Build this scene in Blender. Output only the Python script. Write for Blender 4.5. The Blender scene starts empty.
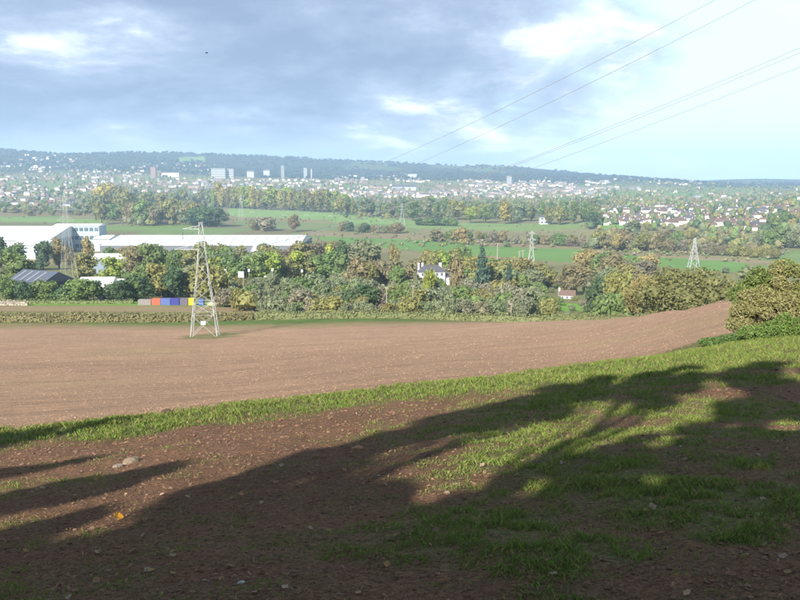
import bpy, bmesh, math, random
import numpy as np
R = math.radians
rng = np.random.default_rng(7)
random.seed(7)
scene = bpy.context.scene
COL = scene.collection

# ------------------------------------------------------------------ camera
F = 800.0
HOR = 176.0
CAMZ = 1.6
PITCH = math.atan((300 - HOR) / F)
cam = bpy.data.cameras.new('camera')
cam.sensor_width = 36; cam.lens = 36.0
cam.clip_start = 0.1; cam.clip_end = 40000
camo = bpy.data.objects.new('camera', cam); COL.objects.link(camo)
camo.location = (0, 0, CAMZ)
camo.rotation_euler = (math.pi/2 - PITCH, 0, 0)
scene.camera = camo

# ------------------------------------------------------------------ light
SUN_EL, SUN_AZ = R(29), R(26)          # the sun stands behind the camera, to the left; shadows run forward and right
S2S = np.array((-math.sin(SUN_AZ)*math.cos(SUN_EL), -math.cos(SUN_AZ)*math.cos(SUN_EL), math.sin(SUN_EL)))
sun = bpy.data.lights.new('sun', 'SUN'); sun.energy = 5.0; sun.angle = R(0.53); sun.color = (1.0, 0.93, 0.82)
suno = bpy.data.objects.new('sun', sun); COL.objects.link(suno)
suno.location = (-30, -60, 60)
from mathutils import Vector, Matrix, Euler
suno.rotation_euler = Vector(S2S).to_track_quat('Z', 'Y').to_euler()

world = bpy.data.worlds.new('World'); scene.world = world; world.use_nodes = True
nt = world.node_tree; nt.nodes.clear()
def N(nt, typ, **kw):
    n = nt.nodes.new(typ)
    for k, v in kw.items():
        if k == 'inp':
            for a, b in v.items(): n.inputs[a].default_value = b
        else: setattr(n, k, v)
    return n
def L(nt, a, b): nt.links.new(a, b)
def math_node(nt, op, a, b=None, c=None, clamp=False):
    n = nt.nodes.new('ShaderNodeMath'); n.operation = op; n.use_clamp = clamp
    for i, x in enumerate((a, b, c)):
        if x is None: continue
        if isinstance(x, (int, float)): n.inputs[i].default_value = x
        else: nt.links.new(x, n.inputs[i])
    return n.outputs[0]
def mix_col(nt, fac, a, b, mode='MIX'):
    n = nt.nodes.new('ShaderNodeMix'); n.data_type = 'RGBA'; n.blend_type = mode; n.clamp_factor = True
    for i, x in ((0, fac), (6, a), (7, b)):
        if isinstance(x, (int, float)): n.inputs[i].default_value = x
        elif isinstance(x, tuple): n.inputs[i].default_value = x if len(x) == 4 else (*x, 1)
        else: nt.links.new(x, n.inputs[i])
    return n.outputs[2]
def ramp(nt, fac, stops, interp='LINEAR'):
    n = nt.nodes.new('ShaderNodeValToRGB'); cr = n.color_ramp; cr.interpolation = interp
    while len(cr.elements) < len(stops): cr.elements.new(0.5)
    for e, (p, c) in zip(cr.elements, stops):
        e.position = p; e.color = (*c, 1) if isinstance(c, tuple) else (c, c, c, 1)
    nt.links.new(fac, n.inputs[0]); return n.outputs[0]
def maprange(nt, v, a, b, c, d, smooth=False):
    n = nt.nodes.new('ShaderNodeMapRange'); n.clamp = True
    if smooth: n.interpolation_type = 'SMOOTHSTEP'
    nt.links.new(v, n.inputs[0])
    for i, x in enumerate((a, b, c, d)): n.inputs[i+1].default_value = x
    return n.outputs[0]

sky = N(nt, 'ShaderNodeTexSky', sky_type='NISHITA', sun_disc=False, sun_elevation=SUN_EL, air_density=1.1, dust_density=2.0, ozone_density=1.2)
sky.sun_rotation = math.atan2(S2S[0], S2S[1])
tc = N(nt, 'ShaderNodeTexCoord')
sep = N(nt, 'ShaderNodeSeparateXYZ'); L(nt, tc.outputs['Generated'], sep.inputs[0])
zz = math_node(nt, 'ADD', math_node(nt, 'MAXIMUM', sep.outputs[2], 0.0), 0.26)
cx = math_node(nt, 'DIVIDE', sep.outputs[0], zz); cy = math_node(nt, 'DIVIDE', sep.outputs[1], zz)
cmb = N(nt, 'ShaderNodeCombineXYZ'); L(nt, cx, cmb.inputs[0]); L(nt, cy, cmb.inputs[1])
def wnoise(scale, detail, rough, off, dist=0.0):
    mp = N(nt, 'ShaderNodeMapping'); mp.inputs['Location'].default_value = off
    L(nt, cmb.outputs[0], mp.inputs[0])
    n = N(nt, 'ShaderNodeTexNoise', inp={'Scale': scale, 'Detail': detail, 'Roughness': rough, 'Distortion': dist})
    L(nt, mp.outputs[0], n.inputs['Vector']); return n.outputs[0]
n_big = wnoise(0.70, 7, 0.54, (3.1, 7.7, 0), 0.3)
n_det = wnoise(2.6, 10, 0.64, (11.3, 2.2, 1.0), 0.25)
n_lum = wnoise(1.35, 8, 0.57, (5.5, 1.4, 4.0), 0.4)
# cloud bank lies to the west (left), breaking up eastwards
az = math_node(nt, 'ARCTAN2', sep.outputs[0], sep.outputs[1])
west = maprange(nt, az, -0.15, 0.42, 1.0, 0.0, True)
cov = math_node(nt, 'ADD', math_node(nt, 'MULTIPLY', n_big, 1.0), math_node(nt, 'MULTIPLY', n_det, 0.45))
cov = math_node(nt, 'ADD', cov, math_node(nt, 'MULTIPLY', west, 0.50))
mask = maprange(nt, cov, 0.80, 1.0, 0.0, 1.0, True)
lum = math_node(nt, 'ADD', math_node(nt, 'MULTIPLY', n_lum, 0.70), math_node(nt, 'MULTIPLY', n_det, 0.50))
lum = math_node(nt, 'SUBTRACT', lum, math_node(nt, 'MULTIPLY', west, 0.105))
ccol = ramp(nt, lum, [(0.40, (2.0, 2.65, 3.9)), (0.50, (2.7, 3.4, 4.75)), (0.57, (3.7, 4.45, 5.7)), (0.63, (6.2, 6.8, 7.5)), (0.70, (9.6, 9.8, 10.0))])
thin = mix_col(nt, maprange(nt, sep.outputs[2], 0.16, 0.8, 0.74, 0.12, True), sky.outputs[0], (6.9, 9.2, 9.9))
skyc = mix_col(nt, mask, thin, ccol)
hz = maprange(nt, sep.outputs[2], 0.0, 0.07, 0.45, 0.0, True)
skyc = mix_col(nt, hz, skyc, (7.0, 8.3, 9.2))
bg = N(nt, 'ShaderNodeBackground', inp={'Strength': 0.062}); L(nt, skyc, bg.inputs[0])
wo = N(nt, 'ShaderNodeOutputWorld'); L(nt, bg.outputs[0], wo.inputs[0])

vs = scene.view_settings
vs.view_transform = 'Standard'; vs.look = 'None'; vs.gamma = 1; vs.use_curve_mapping = False
vs.exposure = 1.40
scene.render.engine = 'CYCLES'
scene.cycles.use_denoising = True
scene.cycles.max_bounces = 5; scene.cycles.diffuse_bounces = 2; scene.cycles.volume_bounces = 1
scene.cycles.transparent_max_bounces = 6

# ------------------------------------------------------------------ terrain function
SP, CP = math.sin(PITCH), math.cos(PITCH)
def ray(u, v):
    a = (np.asarray(u, float) - 400) / F; b = -(np.asarray(v, float) - 300) / F
    return a, CP + b*SP, -SP + b*CP
def zv(Y, v):
    _, dy, dz = ray(400, v); return CAMZ + Y*dz/dy
_tab = rng.random((256, 256))
def vnoise(x, y, seed=0):
    x = np.asarray(x, float) + seed*17.37; y = np.asarray(y, float) + seed*9.71
    xi = np.floor(x).astype(int); yi = np.floor(y).astype(int); fx = x-xi; fy = y-yi
    fx = fx*fx*(3-2*fx); fy = fy*fy*(3-2*fy)
    g = lambda i, j: _tab[i % 256, j % 256]
    return (g(xi, yi)*(1-fx)+g(xi+1, yi)*fx)*(1-fy) + (g(xi, yi+1)*(1-fx)+g(xi+1, yi+1)*fx)*fy
def fbm(x, y, seed=0, o=4):
    s = 0; a = 0.5; t = 0
    for k in range(o):
        s = s + a*vnoise(np.asarray(x)*2**k, np.asarray(y)*2**k, seed+k); t += a; a *= .5
    return s/t
def sstep(a, b, x):
    t = np.clip((np.asarray(x, float)-a)/(b-a), 0, 1); return t*t*(3-2*t)

HAZE = 1.25e-4
PA, PB = 0.1916, 0.0842
VAL = -78.0
NEAR = {   # u: (Y, v) or (Y, 'z', z)
 0:   [(24, 425), (48, 400), (88, 370), (145, 345), (200, 330), (240, 318), (300, 'z', -46), (395, 'z', -52), (520, 'z', -63), (700, 'z', -74), (850, 'z', VAL)],
 200: [(30, 402), (55, 385), (95, 363), (140, 347), (182, 336), (240, 319), (300, 'z', -46), (395, 'z', -53), (520, 'z', -64), (700, 'z', -75), (850, 'z', VAL)],
 400: [(38, 378), (70, 359), (115, 345), (185, 330), (235, 319), (300, 'z', -48), (400, 'z', -57), (520, 'z', -67), (680, 'z', -77), (850, 'z', VAL)],
 600: [(50, 357), (95, 340), (150, 325), (200, 317), (250, 'z', -46), (320, 'z', -54), (420, 'z', -62), (550, 'z', -71), (680, 'z', -77.5), (850, 'z', VAL)],
 640: [(48, 351), (90, 333), (135, 319), (178, 311), (215, 'z', -40), (270, 'z', -48), (330, 'z', -55), (420, 'z', -63), (550, 'z', -72), (680, 'z', -77.5), (850, 'z', VAL)],
 690: [(45, 343), (82, 323), (115, 310), (148, 302.5), (185, 'z', -35), (250, 'z', -47), (320, 'z', -56), (420, 'z', -64), (550, 'z', -73), (680, 'z', -78), (850, 'z', VAL)],
 740: [(42, 333), (75, 313), (118, 294.5), (150, 'z', -28), (220, 'z', -44), (320, 'z', -56), (420, 'z', -65), (550, 'z', -73), (680, 'z', -78), (850, 'z', VAL)],
 800: [(42, 328), (75, 307), (118, 289), (150, 'z', -26), (220, 'z', -43), (320, 'z', -56), (420, 'z', -65), (550, 'z', -73), (680, 'z', -78), (850, 'z', VAL)]}
FAR = {
 0:   [(1700,), (2300, 195), (3000, 183), (3800, 172), (4600, 160), (5200, 147)],
 60:  [(1800,), (2300, 196), (3000, 184), (3800, 174), (4600, 163), (5200, 153)],
 150: [(2000,), (2600, 195), (3300, 182), (4200, 172), (5000, 160), (5500, 150)],
 250: [(2500,), (2900, 193), (3500, 180), (3900, 177), (4300, 178), (5200, 165), (5800, 154)],
 350: [(2500,), (3000, 193), (3600, 183), (4200, 179), (4800, 178), (5400, 168), (6000, 160)],
 430: [(2500,), (3000, 194), (3800, 183), (4500, 179), (5200, 172), (6000, 163.5)],
 470: [(2500,), (3000, 194), (3800, 183), (4500, 179), (5200, 174), (6000, 166.5)],
 505: [(2500,), (3000, 194), (3800, 184), (4500, 180), (5200, 173), (6000, 163.5)],
 550: [(2300,), (3000, 194), (3800, 186), (4500, 181), (5200, 175), (6000, 169.5)],
 600: [(1050,), (1600, 209), (2200, 203), (3000, 194), (3800, 188), (4500, 182), (5500, 175)],
 650: [(1050,), (1600, 209), (2200, 203), (3000, 195), (3800, 187), (4600, 181), (5500, 178.5)],
 700: [(1050,), (1500, 211), (2200, 204), (3000, 195), (3800, 188), (4300, 184), (5500, 'z', -45), (8000, 181)],
 750: [(1000,), (1300, 219), (1700, 209), (2300, 204), (3000, 193), (3600, 188), (4500, 'z', -55), (8000, 178)],
 800: [(1000,), (1250, 216), (1600, 199), (2000, 'z', -55), (3000, 192), (3600, 189), (4500, 'z', -55), (8000, 180)]}
def _zs(e):
    if len(e) == 1: return VAL
    return e[2] if e[1] == 'z' else zv(*e)
LY = np.linspace(math.log(0.8), math.log(14000), 620)
SG = np.linspace(-0.95, 0.95, 153)
def _curve(s, near, far):
    yb = 1.6/(0.2643-PA) if s == 0 else 22/(1-0.47*s)
    ys = [0.8, 5, yb*0.6, yb]; zs = [(-PA+PB*s)*y for y in ys]
    for e in near: ys.append(e[0]); zs.append(_zs(e))
    for e in far: ys.append(e[0]); zs.append(_zs(e))
    zl = zs[-1]; ys += [ys[-1]*1.25, 14000]; zs += [zl-30, zl-60]
    return np.interp(LY, np.log(ys), zs)
def _lerp_set(D, sgrid, fn):
    us = sorted(D); ss = [(u-400)/F for u in us]
    rows = [fn(s, D[u]) for s, u in zip(ss, us)]
    rows = np.array(rows); out = np.empty((len(sgrid), rows.shape[1]))
    for j in range(rows.shape[1]): out[:, j] = np.interp(sgrid, ss, rows[:, j])
    return out
tn = _lerp_set(NEAR, SG, lambda s, p: _curve(s, p, [(1000,)]))
tf = _lerp_set(FAR, SG, lambda s, p: _curve(s, [(300, 'z', -47), (850, 'z', VAL)], p))
w = sstep(math.log(850), math.log(950), LY)[None]
TAB = tn*(1-w) + tf*w
def _smooth(A, axis, k):
    ker = np.exp(-0.5*(np.arange(-3*k, 3*k+1)/k)**2); ker /= ker.sum()
    pad = [(0, 0), (0, 0)]; pad[axis] = (3*k, 3*k)
    return np.apply_along_axis(lambda m: np.convolve(m, ker, 'valid'), axis, np.pad(A, pad, mode='edge'))
TAB = _smooth(_smooth(TAB, 1, 2), 0, 2)
def brow(x, y):      # signed distance past the edge of the headland
    return y - (22 + 0.47*x) - np.clip(x-9, 0, 30)*0.25 + (fbm(x*0.35, y*0.35, 5, 3)-0.5)*1.6
def T(x, y):
    x = np.asarray(x, float); y = np.asarray(y, float)
    r = np.hypot(x, y); ang = np.abs(np.arctan2(x, y))
    s = np.clip(np.tan(np.clip(np.arctan2(x, y), -0.75, 0.75)), -0.93, 0.93)
    Y = np.clip(r/np.sqrt(1+s*s), 0.81, 13500)
    fj = (np.log(Y)-LY[0])/(LY[1]-LY[0]); j = np.clip(fj.astype(int), 0, len(LY)-2); fj = fj-j
    fi = (s-SG[0])/(SG[1]-SG[0]); i = np.clip(fi.astype(int), 0, len(SG)-2); fi = fi-i
    z = (TAB[i, j]*(1-fj)+TAB[i, j+1]*fj)*(1-fi) + (TAB[i+1, j]*(1-fj)+TAB[i+1, j+1]*fj)*fi
    pl = -PA*y + PB*x
    plane = np.where(r < 60, pl, 0) + np.where(r >= 60, 40*np.tanh(pl/40), 0)
    plane = 40*np.tanh(pl/40)
    wn = sstep(9, 13, r); z = pl*(1-wn) + z*wn
    wb = sstep(0.72, 1.25, ang); z = z*(1-wb) + plane*wb
    z = z + (fbm(x*0.02, y*0.02, 3, 3)-0.5)*1.0*sstep(60, 160, r)*(1-sstep(250, 320, r))
    z = z + (fbm(x*0.004, y*0.004, 9, 3)-0.5)*14*sstep(2600, 3800, r)
    nearw = 1-sstep(26, 34, r)
    z = z + nearw*((fbm(x*0.5, y*0.5, 21, 2)-0.5)*0.12 + (fbm(x*2.3, y*2.3, 22, 3)-0.5)*0.09)
    return z
TS = np.exp(np.linspace(math.log(2.5), math.log(11000), 900))
def hit(u, v):
    """where the rays through pixels u, v first meet the ground"""
    u = np.atleast_1d(np.asarray(u, float)); v = np.atleast_1d(np.asarray(v, float))
    dx, dy, dz = ray(u, v); dx = dx/dy; dz = dz/dy
    X = dx[:, None]*TS; Z = CAMZ+dz[:, None]*TS
    G = T(X, np.broadcast_to(TS, X.shape)); below = Z < G
    k = np.argmax(below, 1); ok = below.any(1); k = np.maximum(k, 1)
    ii = np.arange(len(u))
    a = (Z-G)[ii, k-1]; b = (Z-G)[ii, k]; f = np.where(ok, a/(a-b+1e-9), 1)
    Y = TS[k-1]+(TS[k]-TS[k-1])*f
    return dx*Y, Y, T(dx*Y, Y), ok
def at(u, Y):
    x = (u-400)/F/CP*Y*0.995; return x, Y, float(T(x, Y))
def hit1(u, v):
    x, y, z, ok = hit(u, v); return float(x[0]), float(y[0]), float(z[0])

# ------------------------------------------------------------------ materials
MATS = {}
def new_mat(name):
    m = bpy.data.materials.new(name); m.use_nodes = True; MATS[name] = m
    nt = m.node_tree; b = nt.nodes['Principled BSDF']; return m, nt, b
def plain(name, col, rough=0.7, var=0.15, scale=3.0, metal=0.0, bump=0.0):
    col = tuple(0.82*c for c in col)
    m, nt, b = new_mat(name)
    t = N(nt, 'ShaderNodeTexCoord'); n = N(nt, 'ShaderNodeTexNoise', inp={'Scale': scale, 'Detail': 5, 'Roughness': 0.6}); L(nt, t.outputs['Object'], n.inputs['Vector'])
    c = mix_col(nt, n.outputs[0], tuple(x*(1-var) for x in col), tuple(min(1, x*(1+var)) for x in col))
    L(nt, c, b.inputs['Base Color']); b.inputs['Roughness'].default_value = rough; b.inputs['Metallic'].default_value = metal
    b.inputs['Specular IOR Level'].default_value = 0.25
    if bump:
        bp = N(nt, 'ShaderNodeBump', inp={'Strength': bump, 'Distance': 0.05}); L(nt, n.outputs[0], bp.inputs['Height']); L(nt, bp.outputs[0], b.inputs['Normal'])
    return m
def leafy(name, trans=0.25, vary=0.35, attr=False, rough=0.65):
    """foliage: the crown's own colour (object colour, or a colour attribute) varied from clump to clump"""
    m, nt, b = new_mat(name)
    oi = N(nt, 'ShaderNodeObjectInfo')
    if attr:
        src = N(nt, 'ShaderNodeAttribute', attribute_name='tint').outputs['Color']
    else: src = oi.outputs['Color']
    g = N(nt, 'ShaderNodeNewGeometry')
    t = N(nt, 'ShaderNodeTexCoord'); n = N(nt, 'ShaderNodeTexNoise', inp={'Scale': 5.0, 'Detail': 3}); L(nt, t.outputs['Object'], n.inputs['Vector'])
    f = math_node(nt, 'ADD', math_node(nt, 'MULTIPLY', g.outputs['Random Per Island'], vary), math_node(nt, 'MULTIPLY', n.outputs[0], vary))
    hsv = N(nt, 'ShaderNodeHueSaturation'); L(nt, src, hsv.inputs['Color'])
    L(nt, math_node(nt, 'MULTIPLY', math_node(nt, 'ADD', f, 1.0-vary*0.95), 0.82), hsv.inputs['Value'])
    L(nt, math_node(nt, 'ADD', math_node(nt, 'MULTIPLY', n.outputs[0], -0.05), 0.525), hsv.inputs['Hue'])
    L(nt, hsv.outputs[0], b.inputs['Base Color']); b.inputs['Roughness'].default_value = rough; b.inputs['Specular IOR Level'].default_value = 0.2
    tr = N(nt, 'ShaderNodeBsdfTranslucent'); L(nt, hsv.outputs[0], tr.inputs[0])
    mx = N(nt, 'ShaderNodeMixShader', inp={0: trans}); L(nt, b.outputs[0], mx.inputs[1]); L(nt, tr.outputs[0], mx.inputs[2])
    L(nt, mx.outputs[0], nt.nodes['Material Output'].inputs[0]); return m
M_leaf = leafy('foliage'); M_leafa = leafy('foliage_mass', attr=True)
M_grass = leafy('grass_blades', trans=0.35, vary=0.3, attr=True)
M_litter = leafy('leaf_litter', trans=0.1, vary=0.4, attr=True, rough=0.8)
M_deadleaf = leafy('dry_leaf', trans=0.15, vary=0.3)
M_bark = plain('bark', (0.09, 0.07, 0.05), 0.9, 0.4, 8, bump=0.4)
M_steel = plain('galvanised_steel', (0.36, 0.38, 0.385), 0.5, 0.12, 2, metal=0.0)
M_wire = plain('aluminium_cable', (0.20, 0.22, 0.24), 0.5, 0.1)
M_white = plain('white_cladding', (0.60, 0.61, 0.60), 0.5, 0.05, 0.2)
M_roofw = plain('white_roof', (0.66, 0.67, 0.68), 0.4, 0.06, 0.06)
M_dark = plain('dark_opening', (0.03, 0.032, 0.035), 0.4, 0.2)
M_glass = plain('window_glass', (0.10, 0.13, 0.16), 0.12, 0.2)
M_wood = plain('wood_pole', (0.30, 0.27, 0.23), 0.8, 0.2)
M_timber = plain('weathered_timber', (0.30, 0.27, 0.22), 0.85, 0.25)
M_rock = plain('pale_stone', (0.36, 0.29, 0.22), 0.9, 0.3, 9, bump=0.5)
M_blackm = plain('black_feather', (0.02, 0.02, 0.022), 0.6, 0.2)
def objcol(name, rough=0.7, var=0.12):
    m, nt, b = new_mat(name); oi = N(nt, 'ShaderNodeObjectInfo')
    t = N(nt, 'ShaderNodeTexCoord'); n = N(nt, 'ShaderNodeTexNoise', inp={'Scale': 0.8, 'Detail': 4}); L(nt, t.outputs['Object'], n.inputs['Vector'])
    hsv = N(nt, 'ShaderNodeHueSaturation'); L(nt, oi.outputs['Color'], hsv.inputs['Color']); L(nt, math_node(nt, 'MULTIPLY', math_node(nt, 'ADD', math_node(nt, 'MULTIPLY', n.outputs[0], 2*var), 1-var), 0.82), hsv.inputs['Value'])
    L(nt, hsv.outputs[0], b.inputs['Base Color']); b.inputs['Roughness'].default_value = rough; b.inputs['Specular IOR Level'].default_value = 0.25; return m
M_obj = objcol('painted_surface')
M_slate = plain('slate_roof', (0.09, 0.09, 0.105), 0.6, 0.25, 0.6)
M_tile = plain('clay_tile_roof', (0.135, 0.092, 0.075), 0.75, 0.25, 0.6)
def attr_mat(name, attr, rough=0.8):
    m, nt, b = new_mat(name); a = N(nt, 'ShaderNodeAttribute', attribute_name=attr); L(nt, a.outputs['Color'], b.inputs['Base Color']); b.inputs['Roughness'].default_value = rough
    b.inputs['Specular IOR Level'].default_value = 0.2; return m
M_roofs = attr_mat('far_roofs_and_walls', 'tint')

# ------------------------------------------------------------------ mesh helpers
def np_mesh(name, V, Fq, mats, tint=None, smooth=False, mi=None):
    V = np.asarray(V, np.float32); Fq = np.asarray(Fq, np.int32); k = Fq.shape[1]
    me = bpy.data.meshes.new(name); me.vertices.add(len(V)); me.vertices.foreach_set('co', V.ravel())
    me.loops.add(Fq.size); me.loops.foreach_set('vertex_index', Fq.ravel())
    me.polygons.add(len(Fq)); me.polygons.foreach_set('loop_start', np.arange(len(Fq), dtype=np.int32)*k)
    if mi is not None: me.polygons.foreach_set('material_index', np.asarray(mi, np.int32))
    me.update(calc_edges=True)
    me.polygons.foreach_set('use_smooth', np.full(len(Fq), bool(smooth)))
    for m in (mats if isinstance(mats, (list, tuple)) else [mats]): me.materials.append(m)
    if tint is not None:
        ca = me.color_attributes.new('tint', 'FLOAT_COLOR', 'POINT')
        c = np.ones((len(V), 4), np.float32); c[:, :3] = tint; ca.data.foreach_set('color', c.ravel())
    return me
def link(name, me, parent=None, loc=None, rot=None, color=None, scale=None):
    o = bpy.data.objects.new(name, me); COL.objects.link(o)
    if parent is not None: o.parent = parent
    if loc is not None: o.location = loc
    if rot is not None: o.rotation_euler = rot
    if scale is not None: o.scale = scale
    if color is not None: o.color = (*color, 1)
    return o
def tag(o, label, cat, group=None):
    o['label'] = label; o['category'] = cat
    if group: o['group'] = group
    return o
def thing(name, label, cat, loc, rotz=0, group=None):
    return tag(link(name, None, loc=loc, rot=(0, 0, rotz)), label, cat, group)
class MB:
    def __init__(s): s.v = []; s.f = []; s.m = []
    def add(s, vs, fs, mi=0):
        n = len(s.v); s.v += [tuple(map(float, p)) for p in vs]
        for f in fs: s.f.append(tuple(i+n for i in f)); s.m.append(mi)
        return s
    def box(s, x0, x1, y0, y1, z0, z1, mi=0):
        return s.add([(x0, y0, z0), (x1, y0, z0), (x1, y1, z0), (x0, y1, z0), (x0, y0, z1), (x1, y0, z1), (x1, y1, z1), (x0, y1, z1)],
                     [(0, 3, 2, 1), (4, 5, 6, 7), (0, 1, 5, 4), (1, 2, 6, 5), (2, 3, 7, 6), (3, 0, 4, 7)], mi)
    def gable(s, x0, x1, y0, y1, z0, z1, mi=0, over=0.3, th=0.25, hip=0.0):
        """gabled roof over a rectangle, ridge along x"""
        xa, xb, ya, yb = x0-over, x1+over, y0-over, y1+over; ym = (ya+yb)/2; h = (xb-xa)*hip
        top = [(xa, ya, z0), (xb, ya, z0), (xb, yb, z0), (xa, yb, z0), (xa+h, ym, z1), (xb-h, ym, z1)]
        n = [(p[0], p[1], p[2]-th) for p in top[:4]]
        s.add(top+n, [(0, 1, 5, 4), (2, 3, 4, 5), (1, 2, 5), (3, 0, 4), (0, 6, 7, 1), (1, 7, 8, 2), (2, 8, 9, 3), (3, 9, 6, 0), (6, 9, 8, 7)], mi); return s
    def beam(s, a, b, w, mi=0, w2=None):
        a = Vector(a); b = Vector(b); d = (b-a)
        if d.length < 1e-6: return s
        d.normalize(); r = d.cross(Vector((0, 0, 1)) if abs(d.z) < 0.95 else Vector((1, 0, 0))).normalized(); q = d.cross(r)
        w2 = w if w2 is None else w2; vs = []
        for p, ww in ((a, w), (b, w2)):
            for i, j in ((-1, -1), (1, -1), (1, 1), (-1, 1)): vs.append(p + r*(i*ww/2) + q*(j*ww/2))
        return s.add(vs, [(0, 1, 2, 3), (7, 6, 5, 4), (0, 4, 5, 1), (1, 5, 6, 2), (2, 6, 7, 3), (3, 7, 4, 0)], mi)
    def cyl(s, x, y, z0, z1, r0, r1=None, n=8, mi=0):
        r1 = r0 if r1 is None else r1
        vs = [(x+r*math.cos(i*2*math.pi/n), y+r*math.sin(i*2*math.pi/n), z) for z, r in ((z0, r0), (z1, r1)) for i in range(n)]
        fs = [(i, (i+1) % n, n+(i+1) % n, n+i) for i in range(n)] + [tuple(range(n-1, -1, -1)), tuple(range(n, 2*n))]
        return s.add(vs, fs, mi)
    def mesh(s, name, mats):
        me = bpy.data.meshes.new(name); me.from_pydata(s.v, [], s.f)
        for m in (mats if isinstance(mats, (list, tuple)) else [mats]): me.materials.append(m)
        me.polygons.foreach_set('material_index', s.m); me.update(); return me
    def build(s, name, mats, parent=None, loc=None, rot=None, color=None):
        return link(name, s.mesh(name, mats), parent, loc, rot, color)

# ------------------------------------------------------------------ land cover
def world_poly(pts):
    u, v = zip(*pts); x, y, z, ok = hit(u, v); return np.stack([x, y], 1) if ok.all() else np.zeros((3, 2))
def inside(poly, x, y):
    c = np.zeros(x.shape, bool); n = len(poly)
    for i in range(n):
        x0, y0 = poly[i]; x1, y1 = poly[i-1]
        cr = ((y0 > y) != (y1 > y)) & (x < (x1-x0)*(y-y0)/(y1-y0+1e-12)+x0); c ^= cr
    return c
MEADOW = [
 ([(288,233),(390,236),(470,242),(560,248),(660,254),(745,262),(758,272),(690,270),(590,263),(480,257),(395,249),(320,240)], (0.125,0.225,0.06)),
 ([(228,208),(330,212),(405,219),(402,225),(300,221),(230,216)], (0.18,0.28,0.09)),
 ([(232,219),(320,223),(418,229),(418,233),(330,231),(240,227)], (0.15,0.19,0.08)),
 ([(398,217),(420,222),(585,222),(585,228),(520,231),(420,229),(398,226)], (0.17,0.245,0.085)),
 ([(300,231),(420,233.5),(600,245),(600,250),(500,247),(420,240),(300,235.5)], (0.21,0.18,0.10)),
 ([(230,216.5),(330,220),(330,223.5),(232,220)], (0.20,0.18,0.09)),
 ([(590,250),(770,261),(770,264),(590,253)], (0.24,0.20,0.12)),
 ([(680,237),(770,238),(768,245),(690,243)], (0.16,0.26,0.06)),
 ([(596,222),(632,222),(632,228),(600,229)], (0.15,0.27,0.06)),
 ([(0,217),(105,219),(105,223),(0,222)], (0.16,0.25,0.07)),
 ([(595,192),(725,191),(728,198),(600,199)], (0.14,0.22,0.06)),
 ([(178,157),(205,156.5),(206,162),(180,162)], (0.15,0.24,0.07)),
 ([(700,193),(755,192),(755,197),(700,198)], (0.17,0.23,0.08)),
 ([(0,209),(110,211),(110,216),(0,216)], (0.20,0.15,0.075)),
 ([(590,264),(735,274),(735,284),(600,282)], (0.20,0.19,0.08)),
 ([(100,226),(200,224),(200,231),(100,231)], (0.14,0.21,0.06)),
 ([(0,254),(55,254),(70,263),(0,264)], (0.24,0.19,0.09)),
 ([(480,256),(530,258),(530,270),(480,268)], (0.24,0.18,0.11)),
 ([(550,303),(594,304),(594,311),(550,311)], (0.16,0.30,0.05))]
MEADOW = [(world_poly(p), c) for p, c in MEADOW]
def grass_amount(x, y):
    e = brow(x, y); s = np.clip(x/np.maximum(y, 1), -.8, .8)
    strip = sstep(-4.8-3.5*sstep(.0, .3, s), -2.6-3.0*sstep(.0, .3, s), e + (fbm(x*.8, y*.8, 31, 3)-.5)*2.4)*(1-sstep(0.2, 0.9, e))
    n = fbm(x*0.55, y*0.8, 33, 4); n2 = fbm(x*2.2, y*2.2, 35, 3)
    east = sstep(-0.10, 0.18, s)*(1-0.45*sstep(0.42, 0.6, s))
    patch = sstep(0.46-0.16*east, 0.78-0.16*east, n*0.6+n2*0.4)
    near = 1-sstep(7, 11, y); patch = np.maximum(patch, near*sstep(0.44, 0.72, n2*.6+n*.4)*(0.45+.4*east))
    bare = sstep(-9, -6.5, e)*(1-sstep(-4.8, -3.4, e))*(1-sstep(0.10, 0.3, s))     # trodden earth behind the grass strip
    g = np.maximum(strip, patch*(0.45+0.5*east)*(1-0.75*bare))
    margin = sstep(7, 10, x)*sstep(-1.5, 0, e)*(1-sstep(4+0.42*x, 5.5+0.42*x, e))
    return np.clip(np.maximum(g, margin*0.85), 0, 1)
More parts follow.
